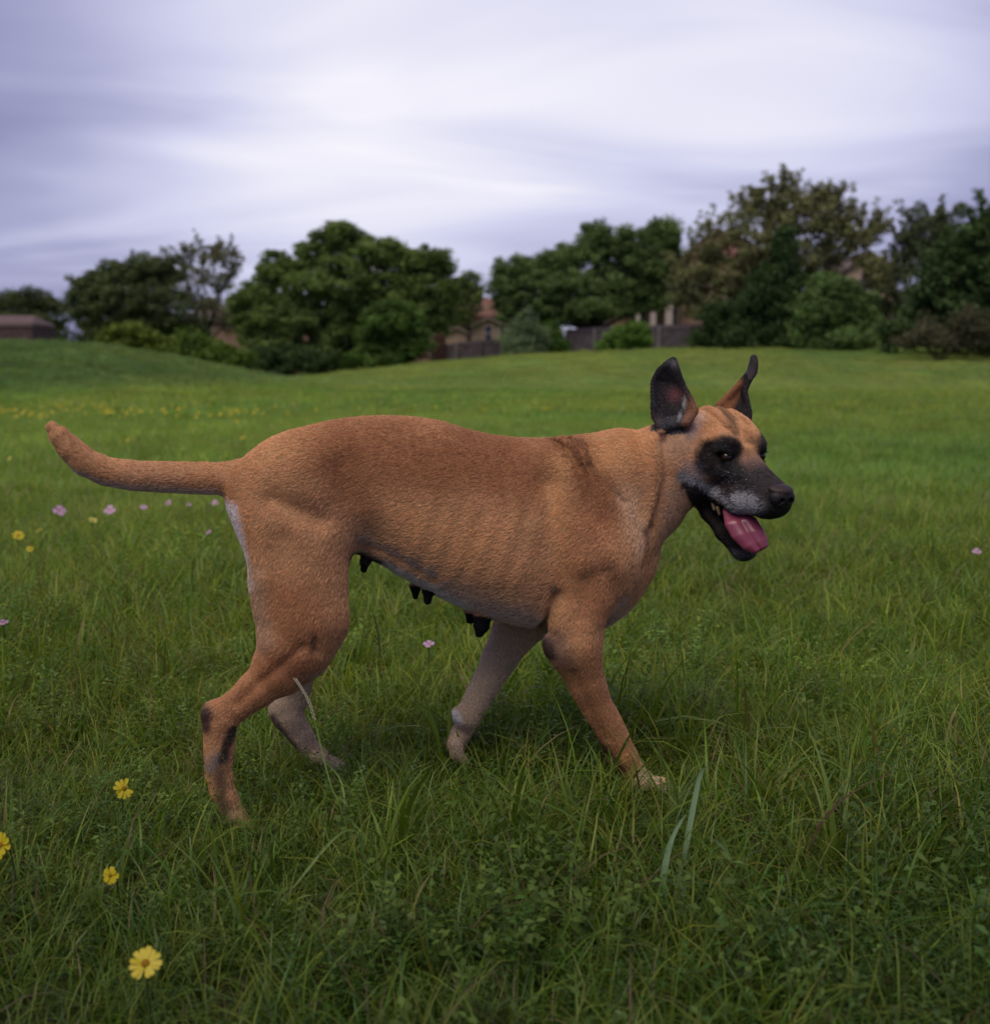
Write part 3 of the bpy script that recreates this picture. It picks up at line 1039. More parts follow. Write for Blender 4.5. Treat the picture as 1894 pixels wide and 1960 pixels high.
tn[:, :3] *= 1 - fg_[:, None] * np.array([.52, .45, .36])
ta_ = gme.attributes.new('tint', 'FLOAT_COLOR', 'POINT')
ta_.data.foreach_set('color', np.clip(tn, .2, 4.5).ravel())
for nm, ty, dat in (('tuft', 'INT', gi.astype(np.int32)), ('turn', 'FLOAT_VECTOR', gr.astype(np.float32).ravel()), ('size', 'FLOAT', gs.astype(np.float32))):
    a_ = gme.attributes.new(nm, ty, 'POINT')
    a_.data.foreach_set('vector' if ty == 'FLOAT_VECTOR' else 'value', dat)
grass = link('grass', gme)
tag(grass, kind='stuff')
ng = bpy.data.node_groups.new('sow_grass', 'GeometryNodeTree')
ng.interface.new_socket('Geometry', in_out='INPUT', socket_type='NodeSocketGeometry')
ng.interface.new_socket('Geometry', in_out='OUTPUT', socket_type='NodeSocketGeometry')
gin, gout = ng.nodes.new('NodeGroupInput'), ng.nodes.new('NodeGroupOutput')
inst = ng.nodes.new('GeometryNodeInstanceOnPoints')
ci = ng.nodes.new('GeometryNodeCollectionInfo')
ci.inputs['Collection'].default_value = tuft_col
ci.inputs['Separate Children'].default_value = True
ci.inputs['Reset Children'].default_value = True
inst.inputs['Pick Instance'].default_value = True


def gattr(nm, ty):
    n = ng.nodes.new('GeometryNodeInputNamedAttribute')
    n.data_type = ty
    n.inputs['Name'].default_value = nm
    return n.outputs['Attribute']


ng.links.new(gin.outputs[0], inst.inputs['Points'])
ng.links.new(ci.outputs[0], inst.inputs['Instance'])
ng.links.new(gattr('tuft', 'INT'), inst.inputs['Instance Index'])
ng.links.new(gattr('turn', 'FLOAT_VECTOR'), inst.inputs['Rotation'])
ng.links.new(gattr('size', 'FLOAT'), inst.inputs['Scale'])
ng.links.new(inst.outputs[0], gout.inputs[0])
md_ = grass.modifiers.new('sow', 'NODES')
md_.node_group = ng

# ------------------------------------------------------------------ flowers and single stalks
def plain_leaf(name, col, trans=.35, tint=(1.1, 1.05, .8), rough=.5):
    m_, nt_, N2, L2_, out2 = new_mat(name)
    b_ = N2.new('ShaderNodeBsdfPrincipled')
    b_.inputs['Base Color'].default_value = (*col, 1)
    b_.inputs['Roughness'].default_value = rough
    t_ = N2.new('ShaderNodeBsdfTranslucent')
    t_.inputs['Color'].default_value = (*[min(1, a * b2) for a, b2 in zip(col, tint)], 1)
    x_ = N2.new('ShaderNodeMixShader')
    x_.inputs[0].default_value = trans
    L2_.new(b_.outputs[0], x_.inputs[1]); L2_.new(t_.outputs[0], x_.inputs[2]); L2_.new(x_.outputs[0], out2.inputs[0])
    return m_


M_yel = plain_leaf('yellow_petal', (.60, .485, .012))
M_pal = plain_leaf('pale_yellow_petal', (.74, .68, .16))
M_pink = plain_leaf('pink_petal', (.62, .36, .56))
M_disc = pbr('flower_disc', (.42, .22, .012), .8, .2, noise=(900, .5), bump=(1500, .6))
M_stem = plain_leaf('green_stem', (.070, .115, .028), .2)


def petal_mesh(L, w, lift=.25, notch=True):
    """a petal along +x, widest beyond the middle, toothed at the tip"""
    xs = [0, .25, .55, .82, 1.0]
    ws = [.28, .62, .95, 1.0, .55]
    V, Fc = [], []
    for x_, w_ in zip(xs, ws):
        z_ = lift * L * (x_ - .7 * x_ * x_)
        V += [(x_ * L, -w_ * w / 2, z_ + .05 * w), (x_ * L * (1.0 if not (notch and x_ == 1.0) else .93), 0, z_), (x_ * L, w_ * w / 2, z_ + .05 * w)]
    for i in range(len(xs) - 1):
        b_ = i * 3
        Fc += [(b_, b_ + 3, b_ + 4, b_ + 1), (b_ + 1, b_ + 4, b_ + 5, b_ + 2)]
    me = bpy.data.meshes.new('petal')
    me.from_pydata(V, [], Fc)
    me.polygons.foreach_set('use_smooth', np.full(len(me.polygons), True))
    me.update()
    return me


def ground_hit(u, v, h):
    """where the line of sight through u, v passes h above the grass floor"""
    d = ray(u, v)
    Y = .5
    for _ in range(60):
        q = np.array([0, 0, H]) + d * (Y / d[1])
        zt = float(terrain(q[0], q[1])) + h
        if d[2] >= 0: break
        Y += (q[2] - zt) / max(-d[2] / d[1], 1e-4) * .8
    return np.array([0, 0, H]) + d * (Y / d[1])


def flower(name, u, v, dia, h, mat, npet, wpet, label, tilt, turn, lift=.25, disc=.26, group=None, cat='flower', wilt=None):
    q = ground_hit(u, v, h)
    g = float(terrain(q[0], q[1]))
    o_ = tag(empty(name, (q[0], q[1], g)), label, cat, group)
    hh = q[2] - g
    rot = Matrix.Rotation(turn, 4, 'Z') @ Matrix.Rotation(tilt, 4, 'X')
    pm = petal_mesh(dia / 2 * .98, wpet)
    pm.materials.append(mat)
    for k in range(npet):
        a = 2 * math.pi * k / npet + rng.normal(0, .06)
        s_ = rng.uniform(.88, 1.06)
        po = bpy.data.objects.new('petal', pm)
        po.parent = o_
        lf = rng.normal(0, .10)
        if wilt and k in wilt: lf = 1.0
        po.matrix_local = Matrix.Translation((0, 0, hh)) @ rot @ Matrix.Rotation(a, 4, 'Z') @ Matrix.Rotation(lf, 4, 'Y') @ Matrix.Translation((dia * .08, 0, .001 * (k % 2))) @ Matrix.Scale(s_, 4)
        COL.objects.link(po)
    dm = MB()
    rd = dia * disc / 2
    rings = [(rd, 0), (rd * .85, rd * .35), (rd * .45, rd * .55)]
    pts_, n = [], 12
    for r_, z_ in rings:
        pts_ += [tuple(rot @ Vector((r_ * math.cos(2 * math.pi * k / n), r_ * math.sin(2 * math.pi * k / n), z_ + .001)) + Vector((0, 0, hh))) for k in range(n)]
    pts_.append(tuple(rot @ Vector((0, 0, rd * .58)) + Vector((0, 0, hh))))
    fs = [(i * n + k, i * n + (k + 1) % n, (i + 1) * n + (k + 1) % n, (i + 1) * n + k) for i in range(2) for k in range(n)] + [(2 * n + k, 2 * n + (k + 1) % n, 3 * n) for k in range(n)]
    dm.poly(pts_, fs)
    dm.build('disc', M_disc, o_, True)
    nrm = rot @ Vector((0, 0, 1))
    st = MB()
    top = Vector((0, 0, hh)) - nrm * .001
    st.tube([(rng.uniform(-.02, .02), rng.uniform(0, .03), -.02), (top.x * .5 - nrm.x * .02, top.y * .5 - nrm.y * .02, hh * .55), top - nrm * .012, top], [.0016, .0014, .0013, .0022], 6)
    st.build('stem', M_stem, o_, True)
    return o_


T = lambda deg: R(deg)
flower('yellow_daisy', 278, 1845, .0340, .15, M_yel, 13, .0066, 'largest yellow daisy with orange disc, lowest flower in the picture', T(44), T(12), .16, .30, 'yellow daisies near the camera')
flower('yellow_daisy', 237, 1510, .032, .13, M_yel, 11, .0066, 'yellow daisy tipped sideways with drooping petals, left of the near hind paw', T(62), T(30), .22, .26, 'yellow daisies near the camera', wilt=(0, 1, 6))
flower('yellow_daisy', 212, 1676, .0215, .12, M_yel, 8, .0075, 'small half-open yellow daisy between the lowest one and the tipped one', T(75), T(-15), .55, .3, 'yellow daisies near the camera')
flower('yellow_daisy', 4, 1617, .036, .13, M_yel, 10, .0085, 'yellow daisy cut off by the left edge of the picture', T(70), T(-30), .35, .25, 'yellow daisies near the camera')
for (u, v, dm_, lab, cat_) in ((35, 1025, .044, 'bright yellow flower nearest the left edge, below the tail tip', M_yel), (75, 1015, .032, 'yellow flower just right of the bright one at the left edge', M_yel),
                               (57, 1051, .026, 'small yellow flower just below the pair at the left edge', M_yel), (465, 838, .052, 'single yellow flower above the root of the tail', M_yel),
                               (200, 873, .046, 'yellow flower peeping just above the bend of the tail', M_yel), (178, 996, .036, 'pale yellow flower below the bend of the tail', M_pal),
                               (18, 878, .034, 'dull yellow flower far left, level with the tail', M_pal), (245, 842, .050, 'dim yellow flower above the middle of the tail', M_yel),
                               (1638, 770, .10, 'lone yellow flower in the far grass right of the dog\'s head', M_yel)):
    flower('yellow_flower', u, v, dm_, .14, cat_, 7, dm_ * .34, lab, T(rng.uniform(15, 45)), T(rng.uniform(-60, 60)), .3, .25, 'scattered yellow flowers')
for (u, v, dm_, lab) in ((210, 977, .052, 'lilac-pink flower below the bend of the tail, brightest of the pink ones'), (114, 978, .058, 'blurred dull pink flower leftmost of the pink row under the tail'),
                         (275, 971, .036, 'small pink flower second right of the brightest one under the tail'), (322, 963, .036, 'pink flower under the middle of the tail'),
                         (362, 966, .022, 'faint tiny pink flower under the tail, left of the one by the rump'), (411, 963, .034, 'pink flower beside the rump, just under the tail root'),
                         (399, 1019, .026, 'small pink flower left of the thigh, below the pink row'), (5, 1192, .026, 'pink flower at the left edge, half way up the picture'),
                         (820, 1233, .026, 'pink flower in the grass below the belly, between hind and front legs'), (1869, 1056, .030, 'lilac flower at the right edge in open grass')):
    flower('pink_flower', u, v, dm_, .13, M_pink, 4, dm_ * .55, lab, T(rng.uniform(20, 50)), T(rng.uniform(-50, 50)), .45, .16, 'pink flowers in the meadow')

# far band of flowers under the mound: one small mesh each
hd = MB()
for k in range(7):
    a = 2 * math.pi * k / 7
    ca_, sa_ = math.cos(a), math.sin(a)
    hd.poly([(0, 0, .0), (ca_ * .5 - sa_ * .19, sa_ * .5 + ca_ * .19, .12), (ca_, sa_, .16), (ca_ * .5 + sa_ * .19, sa_ * .5 - ca_ * .19, .12)], [(0, 3, 2, 1)])
hd.poly([(-.03, 0, -5), (.03, 0, -5), (.03, 0, 0), (-.03, 0, 0)], [(0, 1, 2, 3)])
hd.poly([(0, -.03, -5), (0, .03, -5), (0, .03, 0), (0, -.03, 0)], [(0, 1, 2, 3)])
proto = hd.build('wildflower', M_yel)
proto.data.materials.append(M_stem)
for i_ in (7, 8): proto.data.polygons[i_].material_index = 1
band = []
for i in range(150):
    t = rng.random()
    u = 520 * (t ** 1.25) - 8
    v = 783 + rng.normal(0, 6) + 4 * math.sin(u * .03)
    if rng.random() < .25: v += rng.uniform(0, 14)
    band.append((u, v, rng.uniform(.022, .038), 'small yellow wildflower in the dense band below the grassy mound', 'yellow wildflowers in the band below the mound'))
for i in range(34):
    band.append((rng.uniform(520, 1180), 775 + rng.normal(0, 8), rng.uniform(.022, .040), 'faint yellow wildflower in the thin scatter beyond the dog\'s back', 'yellow wildflowers scattered beyond the dog'))
for i in range(12):
    band.append((rng.uniform(1500, 1860), 772 + rng.normal(0, 7), rng.uniform(.02, .034), 'faint yellow wildflower in the far grass at right', 'yellow wildflowers at right'))
first = True
for (u, v, r_, lab, gr_) in band:
    q = ground_hit(u, v, .17)
    o_ = proto if first else proto.copy()
    if not first: COL.objects.link(o_)
    first = False
    o_.location = q
    o_.scale = (r_, r_, r_)
    o_.rotation_euler = (rng.uniform(.2, .9), rng.normal(0, .3), rng.uniform(-.8, .8))
    tag(o_, lab, 'flower', gr_)


# single blades and stalks that stand out
def stalk(name, pts, wid, label, mat, head=None, cat='grass stalk'):
    """pts (u, v, distance): the middle line of a blade; wid in metres"""
    P_ = [at(a, b, Y_) for a, b, Y_ in pts]
    base = P_[0].copy()
    base[2] = float(terrain(base[0], base[1]))
    n = 14
    ts = np.linspace(0, len(P_) - 1, n)
    C_ = []
    for t in ts:
        i = min(int(t), len(P_) - 2)
        f_ = t - i
        p0, p1, p2, p3 = P_[max(i - 1, 0)], P_[i], P_[i + 1], P_[min(i + 2, len(P_) - 1)]
        C_.append(.5 * (2 * p1 + (p2 - p0) * f_ + (2 * p0 - 5 * p1 + 4 * p2 - p3) * f_ ** 2 + (3 * p1 - p0 - 3 * p2 + p3) * f_ ** 3) - base)
    m_ = MB()
    V, Fc = [], []
    for i, q in enumerate(C_):
        t = i / (n - 1)
        w_ = wid * (1 - t ** 2.2) * (.55 + .45 * min(1, 4 * t)) + .0004
        d_ = C_[min(i + 1, n - 1)] - C_[max(i - 1, 0)]
        s_ = np.cross(d_, np.array([.25, 1, .2]))
        s_ /= np.linalg.norm(s_)
        k_ = np.cross(s_, d_)
        k_ /= np.linalg.norm(k_)
        V += [q - s_ * w_ / 2, q + k_ * w_ * .18, q + s_ * w_ / 2]
    for i in range(n - 1):
        b_ = i * 3
        Fc += [(b_, b_ + 3, b_ + 4, b_ + 1), (b_ + 1, b_ + 4, b_ + 5, b_ + 2)]
    m_.poly(V, Fc)
    if head is None:
        o_ = m_.build(name, mat, None, True)
    else:
        o_ = empty(name)
        m_.build('stem', mat, o_, True)
        h_ = MB()
        for j, t in enumerate(np.linspace(head, 1, 26)):
            x_ = t * (n - 1)
            i = min(int(x_), n - 2)
            q = C_[i] * (1 - (x_ - i)) + C_[i + 1] * (x_ - i)
            d_ = C_[i + 1] - C_[i]
            d_ /= np.linalg.norm(d_)
            s_ = np.cross(d_, np.array([0, 1, 0])) * (1 if j % 2 else -1)
            s_ /= np.linalg.norm(s_)
            a_ = q + s_ * .0022
            h_.tube([q, a_ * .7 + q * .3 + d_ * .003, a_ * .8 + q * .2 + d_ * .008], [.0007, .0011, .0003], 5)
        h_.build('seed_head', M_seed, o_, True)
    o_.location = base
    return tag(o_, label, cat, 'single grass stalks standing out')


M_seed = plain_leaf('pale_seed', (.50, .48, .33), .2, rough=.6)
M_blue = plain_leaf('bluish_blade', (.24, .36, .20), .35, (1.1, 1.2, .6), .35)
M_lite = plain_leaf('light_blade', (.24, .33, .10), .4, (1.1, 1.2, .5), .4)
stalk('grass_stalk', [(690, 1690, 1.83), (665, 1580, 1.84), (632, 1500, 1.84), (607, 1400, 1.86), (592, 1345, 1.86), (568, 1304, 1.86)], .0030, 'green stalk with pale seed head crossing the near hind leg', M_lite, .66)
stalk('tall_grass', [(1266, 1790, 1.60), (1268, 1690, 1.60), (1284, 1610, 1.61), (1312, 1558, 1.62)], .0115, 'broad bluish blade standing in the right foreground, lower of two', M_blue, cat='grass blade')
stalk('tall_grass', [(1300, 1690, 1.68), (1318, 1590, 1.69), (1333, 1510, 1.70), (1344, 1474, 1.70), (1358, 1470, 1.69)], .0095, 'broad blade with bent tip right of the front paw, upper of two', M_blue, cat='grass blade')
stalk('tall_grass', [(1480, 1500, 1.95), (1540, 1450, 1.93), (1590, 1458, 1.90), (1622, 1482, 1.87)], .0050, 'thin arching blade in the open grass at right', M_lite, cat='grass blade')
stalk('tall_grass', [(1420, 1700, 1.66), (1390, 1630, 1.66), (1352, 1600, 1.66)], .0070, 'short pale blade leaning left beside the two broad ones', M_blue, cat='grass blade')
stalk('tall_grass', [(700, 1600, 1.80), (665, 1560, 1.82), (650, 1490, 1.85), (600, 1440, 1.86)], .0055, 'long blade leaning left behind the near hind paw', M_lite, cat='grass blade')
stalk('grass_stalk', [(728, 1260, 2.75), (722, 1205, 2.75), (709, 1160, 2.75)], .0050, 'thin dark stalk standing behind the belly', plain_leaf('dark_stalk', (.04, .05, .03), .1), cat='grass stalk')
stalk('tall_grass', [(560, 1700, 1.62), (660, 1590, 1.70), (730, 1632, 1.66)], .0045, 'thin blade arching over the grass below the belly', M_lite, cat='grass blade')

HAIR_N = 560000
HAIR_HIDE = False
# ------------------------------------------------------------------ the dog
PSI = R(12)
DO = np.array([(800 - 947) / F * 2.1, 2.1, 0.0])                # on the ground below the middle of the back
DH = np.array([math.cos(PSI), math.sin(PSI), 0])                # heading
DL = np.array([-math.sin(PSI), math.cos(PSI), 0])               # the dog's left (away from us)
CAMP = np.array([0, 0, H])
DROT = np.array([DH, DL, [0, 0, 1.0]])                          # world -> dog axes


def to_local(q):
    return DROT @ (np.asarray(q) - DO)


def DP(u, v, w=0.0):
    """point of the dog, w metres to the dog's right of its mid plane, in the dog's own axes"""
    d = ray(u, v)
    t = (-w - (CAMP - DO) @ DL) / (d @ DL)
    return to_local(CAMP + t * d)


PXM = 2.10 / F                                                   # metres per print pixel at the dog


class Field:
    """signed distance field on a grid, sculpted by smooth unions"""

    def __init__(self, lo, hi, h):
        self.lo, self.h = np.array(lo, float), h
        n = np.ceil((np.array(hi) - self.lo) / h).astype(int) + 1
        self.n = n
        self.F = np.full(n, 0.15, np.float32)
        self.ax = [(self.lo[i] + h * np.arange(n[i])).astype(np.float32) for i in range(3)]

    def sl(self, lo, hi, m):
        a = np.maximum(((np.asarray(lo) - m - self.lo) / self.h).astype(int), 0)
        b = np.minimum(((np.asarray(hi) + m - self.lo) / self.h).astype(int) + 2, self.n)
        s = tuple(slice(a[i], b[i]) for i in range(3))
        X = self.ax[0][s[0]][:, None, None]
        Y = self.ax[1][s[1]][None, :, None]
        Z = self.ax[2][s[2]][None, None, :]
        return s, X, Y, Z

    def join(self, s, d, k):
        A = self.F[s]
        if k <= 0:
            np.minimum(A, d, out=A)
            return
        hh = np.maximum(k - np.abs(A - d), 0) / k
        self.F[s] = np.minimum(A, d) - hh * hh * (k * 0.25)

    def cut(self, s, d, k):
        A = self.F[s]
        hh = np.maximum(k - np.abs(A + d), 0) / k
        self.F[s] = np.maximum(A, -d) + hh * hh * (k * 0.25)

    def cone(self, p1, r1, p2, r2, k=0.02, flat=1.0, cut=False):
        p1, p2 = np.asarray(p1, float), np.asarray(p2, float)
        rm = max(r1, r2)
        lo = np.minimum(p1, p2) - rm
        hi = np.maximum(p1, p2) + rm
        s, X, Y, Z = self.sl(lo, hi, k + 0.012)
        ab = (p2 - p1).copy()
        fl = np.array([1, 1 / flat, 1])
        abf = ab * fl
        L2 = max(abf @ abf, 1e-9)
        dx, dy, dz = X - p1[0], (Y - p1[1]) * fl[1], Z - p1[2]
        t = np.clip((dx * abf[0] + dy * abf[1] + dz * abf[2]) / L2, 0, 1)
        d = np.sqrt((dx - t * abf[0]) ** 2 + (dy - t * abf[1]) ** 2 + (dz - t * abf[2]) ** 2) - (r1 + (r2 - r1) * t)
        if flat < 1:
            d = d * (0.5 + 0.5 * flat)
        (self.cut if cut else self.join)(s, d.astype(np.float32), k)

    def ell(self, c, r, ax=None, k=0.02, cut=False):
        c, r = np.asarray(c, float), np.asarray(r, float)
        ax = np.eye(3) if ax is None else np.asarray(ax)
        e = np.sqrt(((ax * r[:, None]) ** 2).sum(0))
        s, X, Y, Z = self.sl(c - e, c + e, k + 0.012)
        dx, dy, dz = X - c[0], Y - c[1], Z - c[2]
        k0 = 0
        k1 = 0
        for i in range(3):
            q = dx * ax[i, 0] + dy * ax[i, 1] + dz * ax[i, 2]
            k0 = k0 + (q / r[i]) ** 2
            k1 = k1 + (q / r[i] ** 2) ** 2
        k0 = np.sqrt(k0)
        d = k0 * (k0 - 1) / np.maximum(np.sqrt(k1), 1e-6)
        (self.cut if cut else self.join)(s, d.astype(np.float32), k)

    def balls(self, pts, rad, k=0.004):
        for q, r in zip(pts, rad):
            s, X, Y, Z = self.sl(q - r, q + r, k + 0.006)
            d = np.sqrt((X - q[0]) ** 2 + (Y - q[1]) ** 2 + (Z - q[2]) ** 2) - r
            self.join(s, d, k)

    def emboss(self, pts, sig, amt, side=-1):
        """groove (amt > 0) or ridge (amt < 0) following a line of the flank, on one side (y sign) or both (0)"""
        P = np.array(pts)[:, [0, 2]]
        lo = np.array([P[:, 0].min(), self.lo[1], P[:, 1].min()])
        hi = np.array([P[:, 0].max(), self.ax[1][-1], P[:, 1].max()])
        if side < 0: hi[1] = 0.0
        if side > 0: lo[1] = 0.0
        s, X, Y, Z = self.sl(lo, hi, 3 * sig)
        if side < 0:
            s = (s[0], slice(0, int((0 - self.lo[1]) / self.h)), s[2])
        best = None
        for a, b in zip(P[:-1], P[1:]):
            ab = b - a
            t = np.clip(((X - a[0]) * ab[0] + (Z - a[1]) * ab[1]) / max(ab @ ab, 1e-9), 0, 1)
            d2 = (X - a[0] - t * ab[0]) ** 2 + (Z - a[1] - t * ab[1]) ** 2
            best = d2 if best is None else np.minimum(best, d2)
        # fade the ends
        self.F[s] += (amt * np.exp(-best / (2 * sig * sig))).astype(np.float32)

    def nets(self):
        """surface nets: one vertex per cell that the surface crosses, quads between them"""
        G = self.F
        S = G < 0
        c = np.zeros(tuple(self.n - 1), np.uint8)
        offs = [(i, j, k) for i in (0, 1) for j in (0, 1) for k in (0, 1)]
        n0, n1_, n2_ = self.n
        for (i, j, k) in offs:
            c += S[i:n0 - 1 + i, j:n1_ - 1 + j, k:n2_ - 1 + k]
        act = np.argwhere((c > 0) & (c < 8))
        idm = np.full(tuple(self.n - 1), -1, np.int32)
        idm[act[:, 0], act[:, 1], act[:, 2]] = np.arange(len(act))
        vals = {o: G[act[:, 0] + o[0], act[:, 1] + o[1], act[:, 2] + o[2]].astype(float) for o in offs}
        acc = np.zeros((len(act), 3))
        cnt = np.zeros(len(act))
        for a in offs:
            for axi in range(3):
                if a[axi]: continue
                b = list(a); b[axi] = 1; b = tuple(b)
                va, vb = vals[a], vals[b]
                m = (va < 0) != (vb < 0)
                t = np.where(m, va / np.where(m, va - vb, 1), 0)
                pt = np.tile(np.array(a, float), (len(act), 1))
                pt[:, axi] += t
                acc += pt * m[:, None]
                cnt += m
        V = self.lo + self.h * (act + acc / cnt[:, None])
        quads = []
        for axi in range(3):
            a1, a2 = (axi + 1) % 3, (axi + 2) % 3
            sA = [slice(1, -1)] * 3
            sA[axi] = slice(0, -1)
            sB = list(sA)
            sB[axi] = slice(1, None)
            A, B = S[tuple(sA)], S[tuple(sB)]
            e_ = np.argwhere(A != B)
            base = e_.copy()
            for i in range(3):
                if i != axi: base[:, i] += 1
            inside = A[e_[:, 0], e_[:, 1], e_[:, 2]]

            def cell(d1, d2):
                q = base.copy()
                q[:, a1] += d1
                q[:, a2] += d2
                return idm[q[:, 0], q[:, 1], q[:, 2]]
            Q = np.stack([cell(-1, -1), cell(0, -1), cell(0, 0), cell(-1, 0)], 1)
            Q[~inside] = Q[~inside][:, ::-1]
            quads.append(Q)
        Q = np.concatenate(quads)
        Q = Q[(Q >= 0).all(1)]
        return V, Q


def relax(V, Q, it=2, lam=0.5):
    E = np.concatenate([Q[:, [0, 1]], Q[:, [1, 2]], Q[:, [2, 3]], Q[:, [3, 0]]])
    n = len(V)
    deg = np.bincount(E[:, 0], minlength=n) + np.bincount(E[:, 1], minlength=n)
    for i in range(it):
        for l in (lam, -lam * 1.02):
            A = np.stack([np.bincount(E[:, 0], V[E[:, 1], a], n) + np.bincount(E[:, 1], V[E[:, 0], a], n) for a in range(3)], 1)
            V = V + l * (A / np.maximum(deg, 1)[:, None] - V)
    return V


def vnormals(V, Q):
    nrm = np.cross(V[Q[:, 2]] - V[Q[:, 0]], V[Q[:, 3]] - V[Q[:, 1]])
    N = np.stack([sum(np.bincount(Q[:, k], nrm[:, a], len(V)) for k in range(4)) for a in range(3)], 1)
    return N / np.maximum(np.linalg.norm(N, axis=1), 1e-12)[:, None]


# head axes: f forward along the muzzle, r to the dog's right, u up through the skull
HE_W = 0.05
HE_L = DP(1416, 869.5, HE_W)
_hw = DROT.T @ HE_L + DO
_rd = np.array([_hw[0], _hw[1], 0]) / math.hypot(_hw[0], _hw[1])
_Rr = np.array([_rd[1], -_rd[0], 0])
HYAW, HPIT = R(50), R(14)
_fh = _Rr * math.cos(HYAW) - _rd * math.sin(HYAW)
_rl = -_Rr * math.sin(HYAW) - _rd * math.cos(HYAW)
_zz = np.array([0, 0, 1.0])
HF = DROT @ (_fh * math.cos(HPIT) - _zz * math.sin(HPIT))
HR = DROT @ _rl
HU = DROT @ (_fh * math.sin(HPIT) + _zz * math.cos(HPIT))
HAX = np.array([HF, HR, HU])
H_RIGHT, H_UP, H_TOW = DROT @ _Rr, np.array([0, 0, 1.0]), DROT @ -_rd
_cd = (_hw - CAMP) @ np.array([0, math.cos(PITCH), -math.sin(PITCH)])
HPX = F / _cd                                                     # print pixels per metre at the head


def HP(f, r, u):
    return HE_L + f * HF + r * HR + u * HU


def hpx(u, v, dt=0.0):
    """point of the head seen at u, v and dt metres nearer to us than the eyes' midpoint"""
    return to_local(CAMP + ray(u, v) * (_cd - dt))


def chain(fd, pts, k=0.02, flat=1.0):
    """pts: (u, v, w, radius in print pixels)"""
    q = [(DP(a[0], a[1], a[2]), a[3] * PXM * (1 - a[2] * 0.45)) for a in pts]
    rm = max(r_ for _, r_ in q)
    A_ = np.array([c_ for c_, _ in q])
    s, X, Y, Z = fd.sl(A_.min(0) - rm, A_.max(0) + rm, k + 0.012)
    fy = 1 / flat
    best = None
    for (p1, r1), (p2, r2) in zip(q[:-1], q[1:]):
        ab = (p2 - p1) * np.array([1, fy, 1])
        dx, dy, dz = X - p1[0], (Y - p1[1]) * fy, Z - p1[2]
        t = np.clip((dx * ab[0] + dy * ab[1] + dz * ab[2]) / max(ab @ ab, 1e-9), 0, 1)
        d = np.sqrt((dx - t * ab[0]) ** 2 + (dy - t * ab[1]) ** 2 + (dz - t * ab[2]) ** 2) - (r1 + (r2 - r1) * smooth01(t))
        best = d if best is None else np.minimum(best, d)
    fd.join(s, (best * (0.5 + 0.5 * flat)).astype(np.float32), k)


def sheet(rows, nu=26, nv=18):
    """rows of (left point, right point, hollow, radius edge): samples of a curved ear leaf"""
    n = len(rows)
    out, rad, uv = [], [], []
    for a in np.linspace(0, n - 1.001, nu):
        i = int(a)
        t = a - i
        L = rows[i][0] * (1 - t) + rows[i + 1][0] * t
        Rg = rows[i][1] * (1 - t) + rows[i + 1][1] * t
        hol = rows[i][2] * (1 - t) + rows[i + 1][2] * t
        rr = rows[i][3] * (1 - t) + rows[i + 1][3] * t
        for b in np.linspace(0, 1, nv):
            q = L * (1 - b) + Rg * b - H_TOW * hol * math.sin(math.pi * b) ** 0.8
            out.append(q)
            rad.append(rr * (1.0 - 0.15 * math.sin(math.pi * b)))
            uv.append((a / (n - 1), b))
    return np.array(out), np.array(rad), np.array(uv)


near_ear_rows = [
    (hpx(1268, 822, 0.052), hpx(1316, 808, 0.050), 0.010, .0075),
    (hpx(1251, 797, 0.044), hpx(1331, 786, 0.040), 0.034, .0062),
    (hpx(1248, 762, 0.024), hpx(1322, 763, 0.026), 0.036, .0050),
    (hpx(1248, 732, -.004), hpx(1309, 739, 0.004), 0.026, .0045),
    (hpx(1258, 710, -.010), hpx(1299, 714, -.004), 0.016, .0042),
    (hpx(1274, 696, -.016), hpx(1293, 698, -.012), 0.007, .0040),
    (hpx(1286, 689, -.020), hpx(1289, 689, -.018), 0.002, .0035)]
far_ear_rows = [
    (hpx(1376, 776, -.086), hpx(1430, 806, -.066), 0.010, .0075),
    (hpx(1392, 758, -.090), hpx(1433, 788, -.072), 0.020, .0060),
    (hpx(1408, 741, -.095), hpx(1429, 768, -.082), 0.020, .0050),
    (hpx(1416, 732, -.100), hpx(1425, 750, -.092), 0.012, .0045),
    (hpx(1425, 722, -.104), hpx(1430, 734, -.100), 0.006, .0042),
    (hpx(1434, 710, -.106), hpx(1443, 714, -.102), 0.004, .0042),
    (hpx(1438, 695, -.106), hpx(1446, 697, -.102), 0.003, .0040),
    (hpx(1441, 684, -.106), hpx(1443, 684, -.104), 0.001, .0035)]

fd = Field((-0.80, -0.21, -0.035), (0.83, 0.21, 0.90), 0.0030)

# trunk from cross sections: (u, top, bottom, half width)
_st = [(470, 905, 1000, .045), (500, 872, 1025, .066), (540, 843, 1045, .082), (600, 814, 1058, .091),
       (660, 801, 1056, .094), (720, 796, 1076, .097), (780, 797, 1110, .104), (840, 805, 1142, .112),
       (900, 823, 1169, .119), (960, 835, 1188, .123), (1020, 839, 1199, .124), (1080, 842, 1200, .118),
       (1130, 845, 1188, .104), (1180, 856, 1155, .084), (1215, 890, 1100, .060)]
_tx = np.array([DP(a, (b + c) / 2)[0] for a, b, c, d in _st])
_tt = np.array([DP(a, b)[2] for a, b, c, d in _st])
_tb = np.array([DP(a, c)[2] for a, b, c, d in _st])
_tw = np.array([d for a, b, c, d in _st])
_s, _X, _Y, _Z = fd.sl((_tx[0] - .04, -.14, _tb.min()), (_tx[-1] + .04, .14, _tt.max()), 0.02)
_xc = np.clip(_X, _tx[0], _tx[-1])


